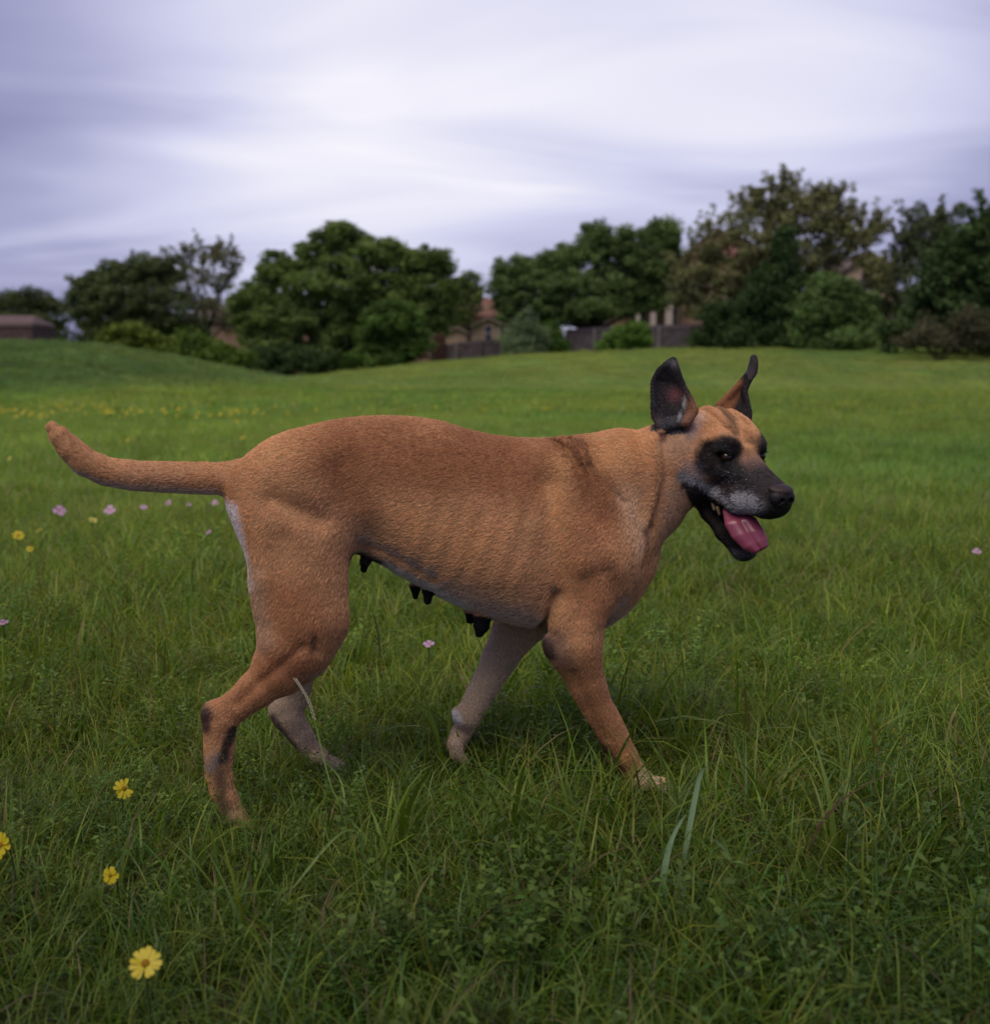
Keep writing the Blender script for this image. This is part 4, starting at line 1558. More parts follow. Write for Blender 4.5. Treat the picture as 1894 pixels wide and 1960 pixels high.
def _ip(arr):
    # smooth (cubic) interpolation over the stations
    x = _xc.ravel()
    xi = np.clip(np.searchsorted(_tx, x) - 1, 0, len(_tx) - 2)
    m = np.gradient(arr, _tx)
    h_ = _tx[xi + 1] - _tx[xi]
    t = (x - _tx[xi]) / h_
    r_ = ((1 + 2 * t) * (1 - t) ** 2 * arr[xi] + t * (1 - t) ** 2 * h_ * m[xi] + t * t * (3 - 2 * t) * arr[xi + 1] + t * t * (t - 1) * h_ * m[xi + 1])
    return r_[:, None, None].astype(np.float32)


_zt, _zb, _bw = _ip(_tt), _ip(_tb), _ip(_tw)
_a, _zcn = (_zt - _zb) / 2, (_zt + _zb) / 2
_sn = (_Z - _zcn) / _a
_bb = _bw * (1 - 0.16 * np.clip(_sn, -1, 1))
_nr = (np.abs(_sn) ** 2.15 + np.abs(_Y / _bb) ** 2.15 + ((_X - _xc) / 0.035) ** 2) ** (1 / 2.15)
fd.join(_s, ((_nr - 1) * np.minimum(_a, _bb)).astype(np.float32), 0.0)

# neck, chest, shoulders
chain(fd, [(1120, 990, .0, 133), (1215, 938, .012, 117), (1285, 893, .026, 94)], .05, .60)
chain(fd, [(1120, 1040, 0, 118), (1150, 1105, 0, 88), (1140, 1140, 0, 62)], .04, .85)
chain(fd, [(1190, 1030, .01, 68), (1215, 1070, .005, 38)], .04, .8)
for sg in (1, -1):
    chain(fd, [(1078, 905, .070 * sg, 48), (1120, 985, .082 * sg, 62), (1150, 1075, .082 * sg, 70)], .05, .55)
    fd.ell(DP(1110, 1030, .075 * sg), (.080, .050, .125), k=.05)
# pelvis and buttocks
chain(fd, [(500, 925, .03, 50), (520, 990, .045, 62)], .04, .8)
chain(fd, [(500, 925, -.03, 50), (520, 990, -.045, 62)], .04, .8)
# tail
chain(fd, [(505, 915, 0, 46), (462, 917, 0, 35), (410, 916, 0, 29.5), (340, 914, 0, 28.5), (262, 911, .004, 27), (205, 903, .006, 25.5),
           (165, 886, .008, 24.5), (138, 862, .009, 22.5), (115, 836, .010, 18), (101, 820, .010, 11)], .012)
# near front leg
chain(fd, [(1140, 1075, .088, 72), (1112, 1175, .096, 60), (1099, 1238, .096, 54)], .035, .72)
chain(fd, [(1099, 1238, .096, 53), (1121, 1305, .094, 39), (1141, 1351, .092, 32.5), (1160, 1383, .090, 31.5), (1175, 1412, .088, 30.5), (1192, 1447, .087, 26)], .012, .9)
chain(fd, [(1078, 1200, .096, 32), (1062, 1232, .094, 21)], .02, .8)
chain(fd, [(1192, 1447, .087, 26), (1215, 1483, .086, 25), (1232, 1500, .085, 25)], .012)
for i, (du, dw, l) in enumerate(((0, .030, 0), (10, .012, 6), (8, -.010, 6), (-4, -.028, 0))):
    chain(fd, [(1228 + du, 1500, .085 + dw, 15), (1252 + du + l, 1502, .085 + dw, 15), (1266 + du + l, 1512, .085 + dw, 11)], .006)
chain(fd, [(1172, 1455, .088, 12), (1176, 1464, .088, 9)], .006)
# far front leg, pushing off
chain(fd, [(1090, 1090, -.085, 75), (1035, 1165, -.088, 56), (988, 1205, -.088, 45)], .03, .75)
chain(fd, [(988, 1205, -.088, 44), (962, 1250, -.086, 38), (936, 1298, -.085, 30), (915, 1336, -.085, 28), (899, 1366, -.085, 27.5), (884, 1400, -.085, 21), (874, 1424, -.085, 20)], .012, .85)
for dw in (.026, .009, -.009, -.026):
    chain(fd, [(872, 1424, -.085 + dw, 14), (874, 1442, -.085 + dw, 14), (884, 1454, -.085 + dw, 11)], .006)
chain(fd, [(876, 1364, -.085, 12), (874, 1372, -.085, 9)], .006)
# near hind leg
chain(fd, [(575, 935, .050, 100), (572, 1030, .068, 97), (571, 1110, .078, 93), (578, 1190, .086, 79)], .04, .60)
chain(fd, [(578, 1185, .084, 80), (566, 1242, .087, 66), (545, 1270, .088, 54)], .03, .62)
chain(fd, [(560, 1248, .088, 60), (536, 1281, .089, 50), (498, 1314, .090, 38), (458, 1346, .090, 31), (424, 1373, .090, 30)], .016, .72)
chain(fd, [(412, 1366, .090, 26), (420, 1384, .090, 31), (420, 1421, .090, 29), (418, 1473, .090, 25.5), (425, 1512, .090, 23.5), (443, 1552, .090, 22), (458, 1573, .090, 20)], .010, .85)
for i, (du, dw) in enumerate(((-4, .028), (6, .011), (4, -.009), (-8, -.026))):
    chain(fd, [(452 + du, 1568, .090 + dw, 14), (468 + du, 1580, .090 + dw, 14), (484 + du, 1590, .090 + dw, 10)], .006)
# far hind leg
chain(fd, [(575, 960, -.050, 95), (575, 1080, -.075, 84), (582, 1180, -.092, 62)], .04, .60)
chain(fd, [(582, 1180, -.092, 62), (580, 1240, -.096, 44), (568, 1295, -.100, 33), (560, 1340, -.102, 30), (543, 1362, -.102, 27)], .014, .75)
chain(fd, [(541, 1354, -.102, 25), (552, 1372, -.102, 29), (572, 1403, -.104, 24), (592, 1432, -.105, 20), (615, 1452, -.106, 18)], .010, .9)
for i, (du, dw) in enumerate(((-6, .024), (4, .009), (4, -.009), (-4, -.024))):
    chain(fd, [(612 + du, 1452, -.106 + dw, 13), (636 + du, 1462, -.106 + dw, 12), (650 + du, 1468, -.106 + dw, 9)], .006)
# flank web, teats
chain(fd, [(640, 1000, .075, 40), (690, 1012, .060, 22), (735, 1035, .055, 12)], .03, .6)
for (u_, v_, r1_, u2, v2, r2_, w_) in ((700, 1070, 12, 696, 1090, 7, .010), (795, 1122, 12, 795, 1142, 6, -.02), (820, 1126, 14, 818, 1150, 8, .030),
                                      (901, 1166, 15, 900, 1186, 9, -.005), (924, 1172, 20, 922, 1198, 15, .035), (920, 1198, 15, 917, 1212, 9, .035)):
    chain(fd, [(u_, v_, w_, r1_), (u2, v2, w_, r2_)], .006)

# ---- head
fd.ell(HP(-.072, 0, .010), (.088, .068, .064), HAX, .02)
fd.ell(HP(-.028, 0, .022), (.050, .046, .040), HAX, .02)
for sg in (1, -1):
    fd.ell(HP(-.012, .034 * sg, .019), (.034, .023, .021), HAX, .015)        # brow
    fd.ell(HP(-.062, .048 * sg, -.040), (.056, .030, .052), HAX, .03)        # cheek
    fd.cone(HP(.030, .022 * sg, -.030), .020, HP(-.030, .048 * sg, -.028), .016, .02)   # cheek bone
    fd.cone(HP(.110, .021 * sg, -.064), .021, HP(.060, .037 * sg, -.074), .021, .015)   # lips
    fd.cone(HP(.060, .037 * sg, -.074), .021, HP(.005, .044 * sg, -.082), .014, .015)
    fd.cone(HP(.005, .044 * sg, -.082), .013, HP(-.055, .050 * sg, -.078), .012, .015)
fd.cone(HP(-.005, 0, -.024), .038, HP(.110, 0, -.049), .033, .02)
fd.cone(HP(.020, 0, -.045), .034, HP(.108, 0, -.058), .027, .02)
fd.ell(HP(.114, 0, -.056), (.022, .026, .026), HAX, .012)
# lower jaw, hanging open
for sg in (1, -1):
    fd.cone(HP(-.070, .046 * sg, -.078), .026, HP(-.010, .043 * sg, -.124), .013, .014)
    fd.cone(HP(-.010, .043 * sg, -.124), .013, HP(.030, .032 * sg, -.152), .012, .012)
    fd.cone(HP(.030, .032 * sg, -.152), .012, HP(.066, .014 * sg, -.178), .014, .012)
    # skin stretched at the corner of the mouth
    fd.cone(HP(-.058, .052 * sg, -.080), .012, HP(-.042, .050 * sg, -.108), .009, .014)
fd.cone(HP(-.060, 0, -.105), .034, HP(.010, 0, -.152), .014, .02)
fd.cone(HP(.010, 0, -.152), .014, HP(.064, 0, -.182), .016, .015)
# throat
fd.cone(HP(-.085, 0, -.070), .055, HP(-.050, 0, -.100), .036, .03)
# mouth hollow
fd.ell(HP(.010, 0, -.100), (.080, .030, .020), np.array([0.80 * HF - 0.60 * HU, HR, 0.60 * HF + 0.80 * HU]), .010, cut=True)
# eye sockets
for sg in (1, -1):
    fd.ell(HP(.010, .047 * sg, -.001), (.014, .012, .009), HAX, .008, cut=True)
    fd.cone(HP(.020, .042 * sg, .0112), .0044, HP(-.008, .052 * sg, .0098), .0048, .006)     # lids
    fd.cone(HP(.021, .042 * sg, -.0105), .0042, HP(-.006, .051 * sg, -.0090), .0045, .006)
# stop between the eyes, furrow on the forehead
fd.cone(HP(.012, 0, .034), .012, HP(-.075, 0, .090), .012, .020, cut=True)
# furrows of the brow and cheek


def emh(pts, sig, amt):
    fd.emboss([hpx(*q) for q in pts], sig / HPX, amt, 0)


emh([(1388, 774, .0), (1404, 800, .01), (1418, 838, .03)], 4.5, .0065)
emh([(1366, 786, .01), (1384, 810, .02), (1400, 832, .03)], 4, .0052)
emh([(1406, 778, -.01), (1424, 798, .0), (1437, 815, .01)], 4, .0050)
emh([(1352, 845, .04), (1380, 832, .04), (1406, 842, .04)], 6, -.0045)
emh([(1350, 820, .03), (1376, 815, .03), (1396, 822, .03)], 4, .0018)
emh([(1312, 905, .03), (1306, 870, .02), (1310, 845, .02)], 5, .0050)
emh([(1335, 915, .03), (1362, 925, .04), (1395, 925, .06)], 5, .0022)
# ear roots and leaves
for rows, root in ((near_ear_rows, HP(-.098, .044, .026)), (far_ear_rows, HP(-.098, -.048, .030))):
    b_ = (rows[0][0] + rows[0][1]) / 2 - H_TOW * .044
    fd.cone(root, .030, b_, .017, .02)
ear_n, er_n, euv_n = sheet(near_ear_rows)
ear_f, er_f, euv_f = sheet(far_ear_rows)
fd.balls(ear_n, er_n)
fd.balls(ear_f, er_f)

# ---- muscles, folds, tendons


def em(pts, sig, amt, side=-1, w=0.08):
    fd.emboss([DP(a, b, w) for a, b in pts], sig * PXM, amt, side)


em([(1078, 838), (1092, 868), (1102, 892)], 7, .010)
em([(1092, 842), (1106, 880)], 5, -.004)
em([(1112, 836), (1116, 866), (1126, 900)], 7, .008)
em([(1122, 842), (1124, 880)], 6, -.004)
em([(1138, 862), (1146, 900), (1166, 936), (1184, 958)], 7, .0058)
em([(1268, 846), (1266, 905), (1250, 975), (1243, 1005)], 9, -.008, -1, .10)
em([(1281, 850), (1283, 915), (1266, 980), (1254, 1010)], 7, .010, -1, .10)
em([(1244, 1010), (1236, 1060), (1228, 1085)], 7, .006)
em([(1044, 1205), (1047, 1165), (1056, 1130)], 7, .009)
em([(1058, 1130), (1046, 1040), (1052, 930)], 20, .010)
em([(1088, 900), (1082, 980), (1100, 1060)], 22, -.008)
em([(1128, 900), (1150, 980)], 20, .008)
em([(700, 1030), (664, 985), (650, 900)], 24, .011)
em([(525, 956), (565, 972), (605, 990)], 15, .012)
em([(555, 880), (610, 930), (655, 1000)], 30, -.007)
em([(575, 1225), (520, 1278), (455, 1338)], 7, .006)
em([(690, 1038), (760, 1066), (830, 1106)], 7, .005)
em([(540, 1030), (530, 1120), (520, 1190)], 16, .007)
em([(600, 1215), (604, 1232)], 6, .003)
em([(1085, 1275), (1118, 1345), (1150, 1405)], 6, .0045)
em([(1150, 1085), (1168, 1150), (1150, 1190)], 14, .007)
em([(1105, 1100), (1098, 1170)], 12, .007)
em([(1110, 1000), (1160, 1080)], 16, -.006)
em([(430, 1392), (418, 1430), (410, 1460)], 6, .002)
em([(905, 1240), (880, 1300)], 8, .0, -1)
for i_ in range(6):
    u_ = 800 + i_ * 42
    em([(u_ + 20, 960), (u_ - 6, 1040), (u_ - 30, 1105)], 10, -.0022)

dV, dQ = fd.nets()
dV = relax(dV, dQ, 3)
# keep the largest connected surface
dN = vnormals(dV, dQ)
del fd

# ---- coat colours, in the dog's own axes
BLACK = np.array([.012, .010, .011])


def seg_d(A, B, pts):
    """distance of 2-D points (A, B) to a polyline"""
    best = np.full(len(A), 1e9)
    for (a, b) in zip(pts[:-1], pts[1:]):
        a, b = np.array(a, float), np.array(b, float)
        ab = b - a
        t = np.clip(((A - a[0]) * ab[0] + (B - a[1]) * ab[1]) / max(ab @ ab, 1e-9), 0, 1)
        best = np.minimum(best, np.hypot(A - a[0] - t * ab[0], B - a[1] - t * ab[1]))
    return best


def coat(P, N):
    n = len(P)
    noise = vnoise(P, 28, 1) * .6 + vnoise(P, 70, 2) * .4
    noise2 = vnoise(P, 9, 3)
    C = np.tile(np.array([.458, .250, .122]), (n, 1))
    C *= (1 + .10 * noise + .13 * noise2)[:, None]
    salt = np.zeros(n)
    hl = np.where(P[:, 2] < DP(900, 1215)[2], .0040, .0054)
    X, Y, Z = P.T
    side = Y < 0.0

    def mixc(m, c):
        m = np.clip(m, 0, 1)[:, None]
        C[:] = C * (1 - m) + np.asarray(c) * m

    def line(pts, w, wd, soft=1.0):
        q = [DP(a, b, w)[[0, 2]] for a, b in pts]
        d = seg_d(X, Z, q) / (wd * PXM)
        return smooth01((1 + soft - d * (1 + .25 * noise)) / (2 * soft))
    hq = (P - HE_L) @ HAX.T
    f, r, u = hq.T
    ar = np.abs(r)
    Pm = HE_L + f[:, None] * HF + ar[:, None] * HR + u[:, None] * HU
    hu = 1416 + ((Pm - HE_L) @ H_RIGHT) * HPX
    hv = 869.5 - ((Pm - HE_L) @ H_UP) * HPX
    hu0 = 1416 + ((P - HE_L) @ H_RIGHT) * HPX
    hv0 = 869.5 - ((P - HE_L) @ H_UP) * HPX
    head = smooth01((hu - 1262) / 30) * smooth01((1085 - hv) / 30) * (np.linalg.norm(P - HE_L, axis=1) < .27)
    bod = 1 - head
    # trunk tones: red saddle, light shoulder, grey underside
    mixc(.78 * bod * line([(640, 860), (800, 880), (960, 890), (1030, 900)], .05, 62, .8), (.255, .102, .042))
    mixc(.7 * bod * line([(668, 900), (690, 980)], .08, 34, .9), (.24, .10, .042))
    mixc(.75 * bod * line([(1112, 870), (1128, 920), (1150, 975)], .09, 34, .9), (.235, .092, .036))
    mixc(.65 * bod * line([(1070, 890), (1055, 950), (1062, 1020)], .09, 20, .9), (.58, .33, .15))
    mixc(.5 * bod * line([(790, 1000), (900, 1050)], .09, 40, 1.0), (.54, .29, .125))
    mixc(.5 * bod * line([(1078, 846), (1092, 868), (1104, 894)], .05, 5, .9), (.12, .052, .028))  # neck folds, three lines: fold shade painted into the coat, plus some black hair
    mixc(.5 * bod * line([(1112, 842), (1116, 866), (1126, 902)], .05, 5, .9), (.12, .052, .028))
    mixc(.55 * bod * line([(1140, 866), (1146, 900), (1166, 936), (1182, 950)], .08, 5, .9), (.13, .056, .03))
    mixc(.55 * bod * line([(1200, 960), (1222, 1040)], .09, 24, .9), (.55, .38, .25))
    mixc(.60 * bod * line([(1170, 868), (1235, 850)], .09, 30, .9), (.57, .31, .135))
    mixc(.35 * bod * line([(520, 870), (590, 845)], .05, 40, .9), (.60, .33, .15))
    mixc(.60 * bod * line([(560, 1150), (590, 1200), (530, 1290), (450, 1350)], .10, 50, .9), (.29, .115, .048))
    mixc(.60 * bod * line([(1110, 1280), (1150, 1380), (1190, 1450)], .10, 45, .9), (.30, .128, .056))
    mixc(.35 * bod * line([(1110, 1010), (1130, 1140)], .09, 50, .9), (.43, .165, .07))
    mixc(.40 * bod * line([(690, 1020), (800, 1085), (960, 1150), (1040, 1165)], .10, 30, 1.0), (.44, .28, .155))
    mixc(.55 * bod * line([(330, 925), (260, 915)], 0, 22, .9) * (X < DP(430, 915)[0]), (.46, .27, .16))
    low = smooth01((-N[:, 2] - .35) / .45) * (Z > .28)
    mixc(.8 * low * bod, (.46, .37, .31))
    # inner legs are grey
    inner = smooth01((np.where(side, N[:, 1], -N[:, 1]) - .05) / .5) * (Z < DP(900, 1120)[2]) * (X < DP(1230, 1300)[0])
    mixc(.8 * inner * bod, (.41, .31, .225))
    mixc(.85 * bod * line([(441, 975), (452, 1035), (466, 1105)], .03, 17, .5) * smooth01((-N[:, 0] + .30) / .4), (.62, .56, .58))
    mixc(.50 * bod * line([(478, 1090), (500, 1210)], .05, 20, .9), (.40, .29, .21))
    mixc(.85 * bod * line([(735, 1080), (800, 1112), (855, 1140), (890, 1160)], .03, 11, .6), (.52, .47, .43))
    mixc(.95 * bod * line([(676, 1062), (700, 1072), (722, 1080)], .03, 13, .5), (.022, .018, .017))  # shade of the groin, painted dark into the coat
    # hind leg markings
    mixc(.92 * side * line([(394, 1362), (391, 1385)], .09, 13, .6), (.040, .024, .026))
    mixc(.92 * side * line([(446, 1396), (434, 1424), (425, 1448)], .10, 10, .5), BLACK)
    mixc(.70 * side * line([(425, 1448), (405, 1470)], .10, 12, .8), (.05, .04, .04))
    salt[:] = np.maximum(salt, .35 * side * line([(412, 1440), (400, 1465)], .10, 10, .6))
    mixc(.75 * side * line([(420, 1475), (424, 1530), (440, 1560)], .10, 9, .8), (.06, .035, .034))
    mixc(.65 * side * line([(601, 1212), (598, 1236)], .11, 6, .7), (.05, .03, .025))
    mixc(.45 * side * line([(520, 1272), (590, 1285)], .10, 26, .9), (.25, .10, .045))
    mixc(.55 * side * line([(430, 1560), (470, 1590)], .09, 30, .9), (.20, .13, .115))
    # front leg markings
    mixc(.92 * side * line([(1044, 1228), (1050, 1252)], .10, 13, .6), (.028, .019, .022))
    mixc(.60 * side * line([(1062, 1216), (1074, 1262)], .10, 16, .9), (.12, .075, .07))
    mixc(.85 * side * line([(1146, 1425), (1178, 1466)], .09, 11, .8), (.03, .02, .022))
    mixc(.60 * side * line([(1225, 1480), (1262, 1505)], .09, 18, .7), (.52, .42, .36))
    # far legs
    mixc(.75 * (~side) * smooth01((DP(900, 1230)[2] - Z) / .06), (.41, .31, .225))
    mixc(.80 * (~side) * line([(521, 1372), (560, 1430)], -.10, 9, .7), (.035, .022, .022))
    mixc(.70 * (~side) * line([(655, 1465), (640, 1460)], -.106, 12, .7), (.55, .47, .43))
    mixc(.85 * (~side) * line([(870, 1366), (873, 1376)], -.085, 9, .5), (.62, .62, .63))
    mixc(.7 * (~side) * line([(873, 1384), (890, 1392)], -.085, 9, .7), (.05, .035, .04))
    mixc(.7 * (~side) * line([(880, 1320), (935, 1205)], -.085, 12, .9), (.47, .42, .40))
    # teats
    for (a, b, w_, rr) in ((696, 1088, .01, 9), (795, 1136, -.02, 13), (818, 1144, .03, 14), (900, 1184, -.005, 12), (921, 1200, .035, 19)):
        q = DP(a, b, w_)
        d = np.linalg.norm((P - q) / np.array([1, 1.2, 1.35]), axis=1) / (rr * PXM)
        m = smooth01((1.45 - d) / .3)
        mixc(m, (.010, .009, .011))
        hl[m > .4] = .001
    # ---- head
    hm = head > .02

    def hb(a, b, ru, rv, soft=.35, ang=0):
        du, dv = hu - a, hv - b
        ca, sa = math.cos(ang), math.sin(ang)
        d = np.hypot((du * ca + dv * sa) / ru, (-du * sa + dv * ca) / rv) * (1 + .14 * noise)
        return smooth01((1 + soft - d) / (2 * soft)) * hm

    def hl_line(pts, wd, soft=.6):
        d = seg_d(hu, hv, pts) / wd * (1 + .18 * noise)
        return smooth01((1 + soft - d) / (2 * soft)) * hm
    hl[:] = np.where(hm, .0046, hl)
    mixc(.55 * head, (.44, .235, .115))
    mixc(.6 * head * smooth01((hv - 880) / 60) * smooth01((1345 - hu) / 40), (.40, .27, .19))
    mixc(.55 * hb(1300, 850, 30, 30, .8), (.48, .34, .24))
    mixc(.75 * hb(1333, 902, 22, 26, .6), (.34, .25, .22))
    mixc(.6 * hl_line([(1340, 800), (1325, 830)], 10, .9), (.50, .40, .34))
    mixc(.62 * smooth01(1.4 - seg_d(hu0, hv0, [(1378, 782), (1396, 802), (1404, 818), (1410, 830)]) / 6 * (1 + .5 * noise)) * hm, (.075, .038, .025))
    mixc(.5 * hl_line([(1370, 776), (1395, 800)], 5, .8), (.20, .10, .05))
    # muzzle
    mz = smooth01((f - .004) / .050) * smooth01((.035 - u) / .03)
    mixc(.9 * mz * hm, (.13, .075, .065))
    mz2 = smooth01((f - .038) / .045)
    mixc(.96 * mz2 * hm, (.018, .014, .016))
    mixc(.92 * hm * smooth01((-.042 - u) / .02) * smooth01((u + .125) / .015) * smooth01((f + .030) / .03) * smooth01((hu - 1322) / 14), (.020, .017, .019))
    mixc(.85 * hb(1400, 918, 46, 26, .5), (.020, .016, .018))
    mixc(.97 * hb(1376, 876, 43, 37, .2), BLACK)
    mixc(.95 * hb(1396, 852, 24, 20, .3, .5), BLACK)
    mixc(.95 * hb(1404, 900, 24, 22, .3), BLACK)
    s_lip = hl_line([(1316, 908), (1342, 925), (1380, 948), (1410, 965)], 11, .7)
    mixc(.8 * s_lip, (.05, .047, .052))
    salt[:] = np.maximum(salt, .58 * s_lip)
    salt[:] = np.maximum(salt, .30 * hb(1335, 905, 20, 22, .7))
    wp = hb(1428, 955, 30, 22, .5)
    salt[:] = np.maximum(salt, .80 * wp)
    salt[:] = np.maximum(salt, .16 * hb(1400, 930, 45, 30, .6))
    salt[:] = np.maximum(salt, .06 * hb(1395, 850, 30, 16, .6))
    mixc(.97 * hl_line([(1316, 924), (1342, 936), (1383, 969), (1411, 983), (1440, 987), (1488, 980)], 6, .5), BLACK)
    k_ = hl_line([(1316, 924), (1342, 936), (1383, 969), (1411, 983), (1440, 987), (1488, 980)], 6, .5) > .4
    salt[k_] *= .15
    # mouth and lower jaw
    jl = np.array([(1314, 915), (1326, 950), (1343, 982), (1362, 1012), (1376, 1037), (1398, 1062), (1420, 1075)], float)
    jx = np.interp(hv, jl[:, 1], jl[:, 0])
    lipv = np.interp(hu, [1316, 1342, 1383, 1411, 1440, 1488], [928, 938, 970, 984, 988, 982])
    jaw = smooth01((hu - jx + 6) / 5) * smooth01((hv - lipv) / 4) * hm
    mixc(.98 * jaw, BLACK)
    salt[jaw > .5] = 0
    salt[:] = np.maximum(salt, .30 * hb(1410, 1060, 26, 12, .5))
    hl[jaw > .5] = .0022
    # ears
    from mathutils.kdtree import KDTree
    for S_, uv_, near in ((ear_n, euv_n, True), (ear_f, euv_f, False)):
        idx = np.where(np.linalg.norm(P - S_.mean(0), axis=1) < .11)[0]
        kd = KDTree(len(S_))
        for i, q in enumerate(S_):
            kd.insert(q, i)
        kd.balance()
        for i in idx:
            _, j, dist = kd.find(P[i])
            if dist > .027: continue
            a, b = uv_[j]
            wgt = float(smooth01(np.array((.026 - dist) / .009)))
            front = N[i] @ H_TOW
            hl[i] = .0028
            uu, vv = 1416 + ((P[i] - HE_L) @ H_RIGHT) * HPX, 869.5 - ((P[i] - HE_L) @ H_UP) * HPX
            if near:
                c = np.array([.013, .011, .013]) if front > -.1 else np.array([.055, .028, .018])
                c = c + np.array([.085, .020, .025]) * math.exp(-((uu - 1291) / 15) ** 2 - ((vv - 757) / 13) ** 2)
                c = c + np.array([.05, .034, .030]) * math.exp(-((uu - 1262) / 9) ** 2 - ((vv - 805) / 12) ** 2)
                c = c + np.array([.10, .095, .10]) * math.exp(-((uu - 1284) / 10) ** 2 - ((vv - 698) / 8) ** 2) * (front > 0)
                br = float(smooth01(np.array((b - .72) / .25))) * float(smooth01(np.array((.45 - a) / .3)))
                c = c * (1 - br) + np.array([.20, .09, .045]) * br
                st = min(np.hypot(uu - 1310, (vv - 772) * .35), np.hypot(uu - 1303, (vv - 797) * .5))
                if st < 6 and front > -.2: salt[i] = .75 * (1 - st / 6) + .1
                if a < .08: salt[i] = max(salt[i], .12)
            else:
                br = float(smooth01(np.array((.55 - b) / .3))) * float(smooth01(np.array((.55 - a) / .2)))
                c = np.array([.014, .011, .012]) * (1 - br) + np.array([.24, .10, .042]) * br
                if a > .62: c = np.array([.055, .045, .05])
            C[i] = C[i] * (1 - wgt) + c * wgt
    # lids
    for sg in (1, -1):
        d = np.linalg.norm(P - HP(.010, .046 * sg, 0), axis=1)
        m = smooth01((.019 - d) / .006)
        mixc(m, (.006, .005, .006))
        hl[d < .014] = .0008
        salt[d < .02] = 0
    hl[hq[:, 0] > .128] = np.where(hm, .0015, hl)[hq[:, 0] > .128]
    return np.clip(C, .004, .9), np.clip(salt, 0, 1), hl


dC, dS, dHL = coat(dV, dN)

dog_me = np_mesh('dog', dV, dQ)
# the skin under the hair: the mean of dark and white hairs
set_col(dog_me, dC * (1 - dS[:, None] * .6) + np.array([.5, .5, .52]) * dS[:, None] * .6)
M_skin = pbr('dog_skin', (1, 1, 1), .75, .12, attr='col', noise=(220, .72), bump=(420, .25))
dog = link('dog', dog_me, M_skin)
dog.location = DO
dog.rotation_euler = (0, 0, PSI)
tag(dog, 'large fawn dog with black mask and upright dark ears walking through the grass, mouth open', 'dog')

# ---- hair
NH = HAIR_N
tri = np.concatenate([dQ[:, [0, 1, 2]], dQ[:, [0, 2, 3]]])
e1, e2 = dV[tri[:, 1]] - dV[tri[:, 0]], dV[tri[:, 2]] - dV[tri[:, 0]]
area = np.linalg.norm(np.cross(e1, e2), axis=1) / 2
cen = dV[tri].mean(1)
wgt = area * np.where(cen[:, 1] > .03, .6, 1.0) * (1 + 1.0 * (np.linalg.norm(cen - HE_L, axis=1) < .22))
cdf = np.cumsum(wgt)
PER = 3                                     # hairs that lie together in one lock
NL = NH // PER
NH = NL * PER
ti = np.searchsorted(cdf, rng.random(NL) * cdf[-1])
b1, b2 = rng.random(NL), rng.random(NL)
fl_ = b1 + b2 > 1
b1[fl_], b2[fl_] = 1 - b1[fl_], 1 - b2[fl_]
bw = np.stack([1 - b1 - b2, b1, b2], 1)
T3 = tri[ti]


def bary(A):
    return (A[T3] * (bw[:, :, None] if A.ndim == 2 else bw)).sum(1)


hP, hN, hC, hS, hL_ = bary(dV), bary(dN), bary(dC), bary(dS), bary(dHL)
hN /= np.linalg.norm(hN, axis=1)[:, None]
NH_ALL, NH = NH, NL
# direction of growth, from a set of combing marks
marks = [((100, 820), (-.35, 1)), ((150, 880), (-.8, .75)), ((250, 912), (-1, .1)), ((460, 915), (-1, -.05)), ((520, 880), (-1, -.3)),
         ((600, 840), (-1, -.25)), ((760, 850), (-1, -.25)), ((900, 880), (-1, -.35)), ((1030, 880), (-1, -.4)), ((700, 960), (-1, -.4)),
         ((820, 1010), (-1, -.5)), ((950, 1010), (-1, -.55)), ((950, 1140), (-1, -.3)), ((800, 1090), (-1, -.3)), ((1060, 960), (-.8, -.8)),
         ((1120, 920), (-.9, -.7)), ((1180, 880), (-1, -.5)), ((1230, 850), (-1, -.4)), ((1150, 1010), (-.5, -1)), ((1210, 1000), (-.3, -1)),
         ((1120, 1100), (-.4, -1)), ((1180, 1110), (-.2, -1)), ((1100, 1200), (-.1, -1)), ((1120, 1310), (.25, -1)), ((1170, 1420), (.35, -1)),
         ((1240, 1500), (.8, -.5)), ((570, 980), (-.5, -1)), ((620, 1060), (-.5, -1)), ((500, 1060), (-.2, -1)), ((580, 1180), (-.4, -1)),
         ((520, 1290), (-.8, -.7)), ((440, 1350), (-.7, -.7)), ((418, 1430), (.0, -1)), ((425, 1520), (.2, -1)), ((470, 1580), (.8, -.6)),
         ((940, 1290), (-.45, -1)), ((890, 1390), (-.4, -1)), ((590, 1300), (-.4, -1)), ((570, 1400), (.5, -1)), ((640, 1460), (1, -.4))]
mp = np.array([DP(*m[0])[[0, 2]] for m in marks])
md = np.array([m[1] for m in marks], float)
md /= np.linalg.norm(md, axis=1)[:, None]
D2 = np.zeros((NH, 2))
for q, dd in zip(mp, md):
    ww = np.exp(-((hP[:, 0] - q[0]) ** 2 + (hP[:, 2] - q[1]) ** 2) / (2 * .05 ** 2)) + 1e-9
    D2 += ww[:, None] * dd
D2 /= np.maximum(np.linalg.norm(D2, axis=1), 1e-9)[:, None]
G = np.stack([D2[:, 0], np.zeros(NH), D2[:, 1]], 1)
hq_ = (hP - HE_L) @ HAX.T
hw_ = smooth01((.24 - np.linalg.norm(hP - HE_L, axis=1)) / .06) * smooth01((hq_[:, 0] + .13) / .05)
gh = -HF * 1.0 + np.sign(hq_[:, 1:2]) * HR * .25 - HU * np.where(hq_[:, 2] < 0, .35, -.1)[:, None]
G = G * (1 - hw_[:, None]) + gh * hw_[:, None]
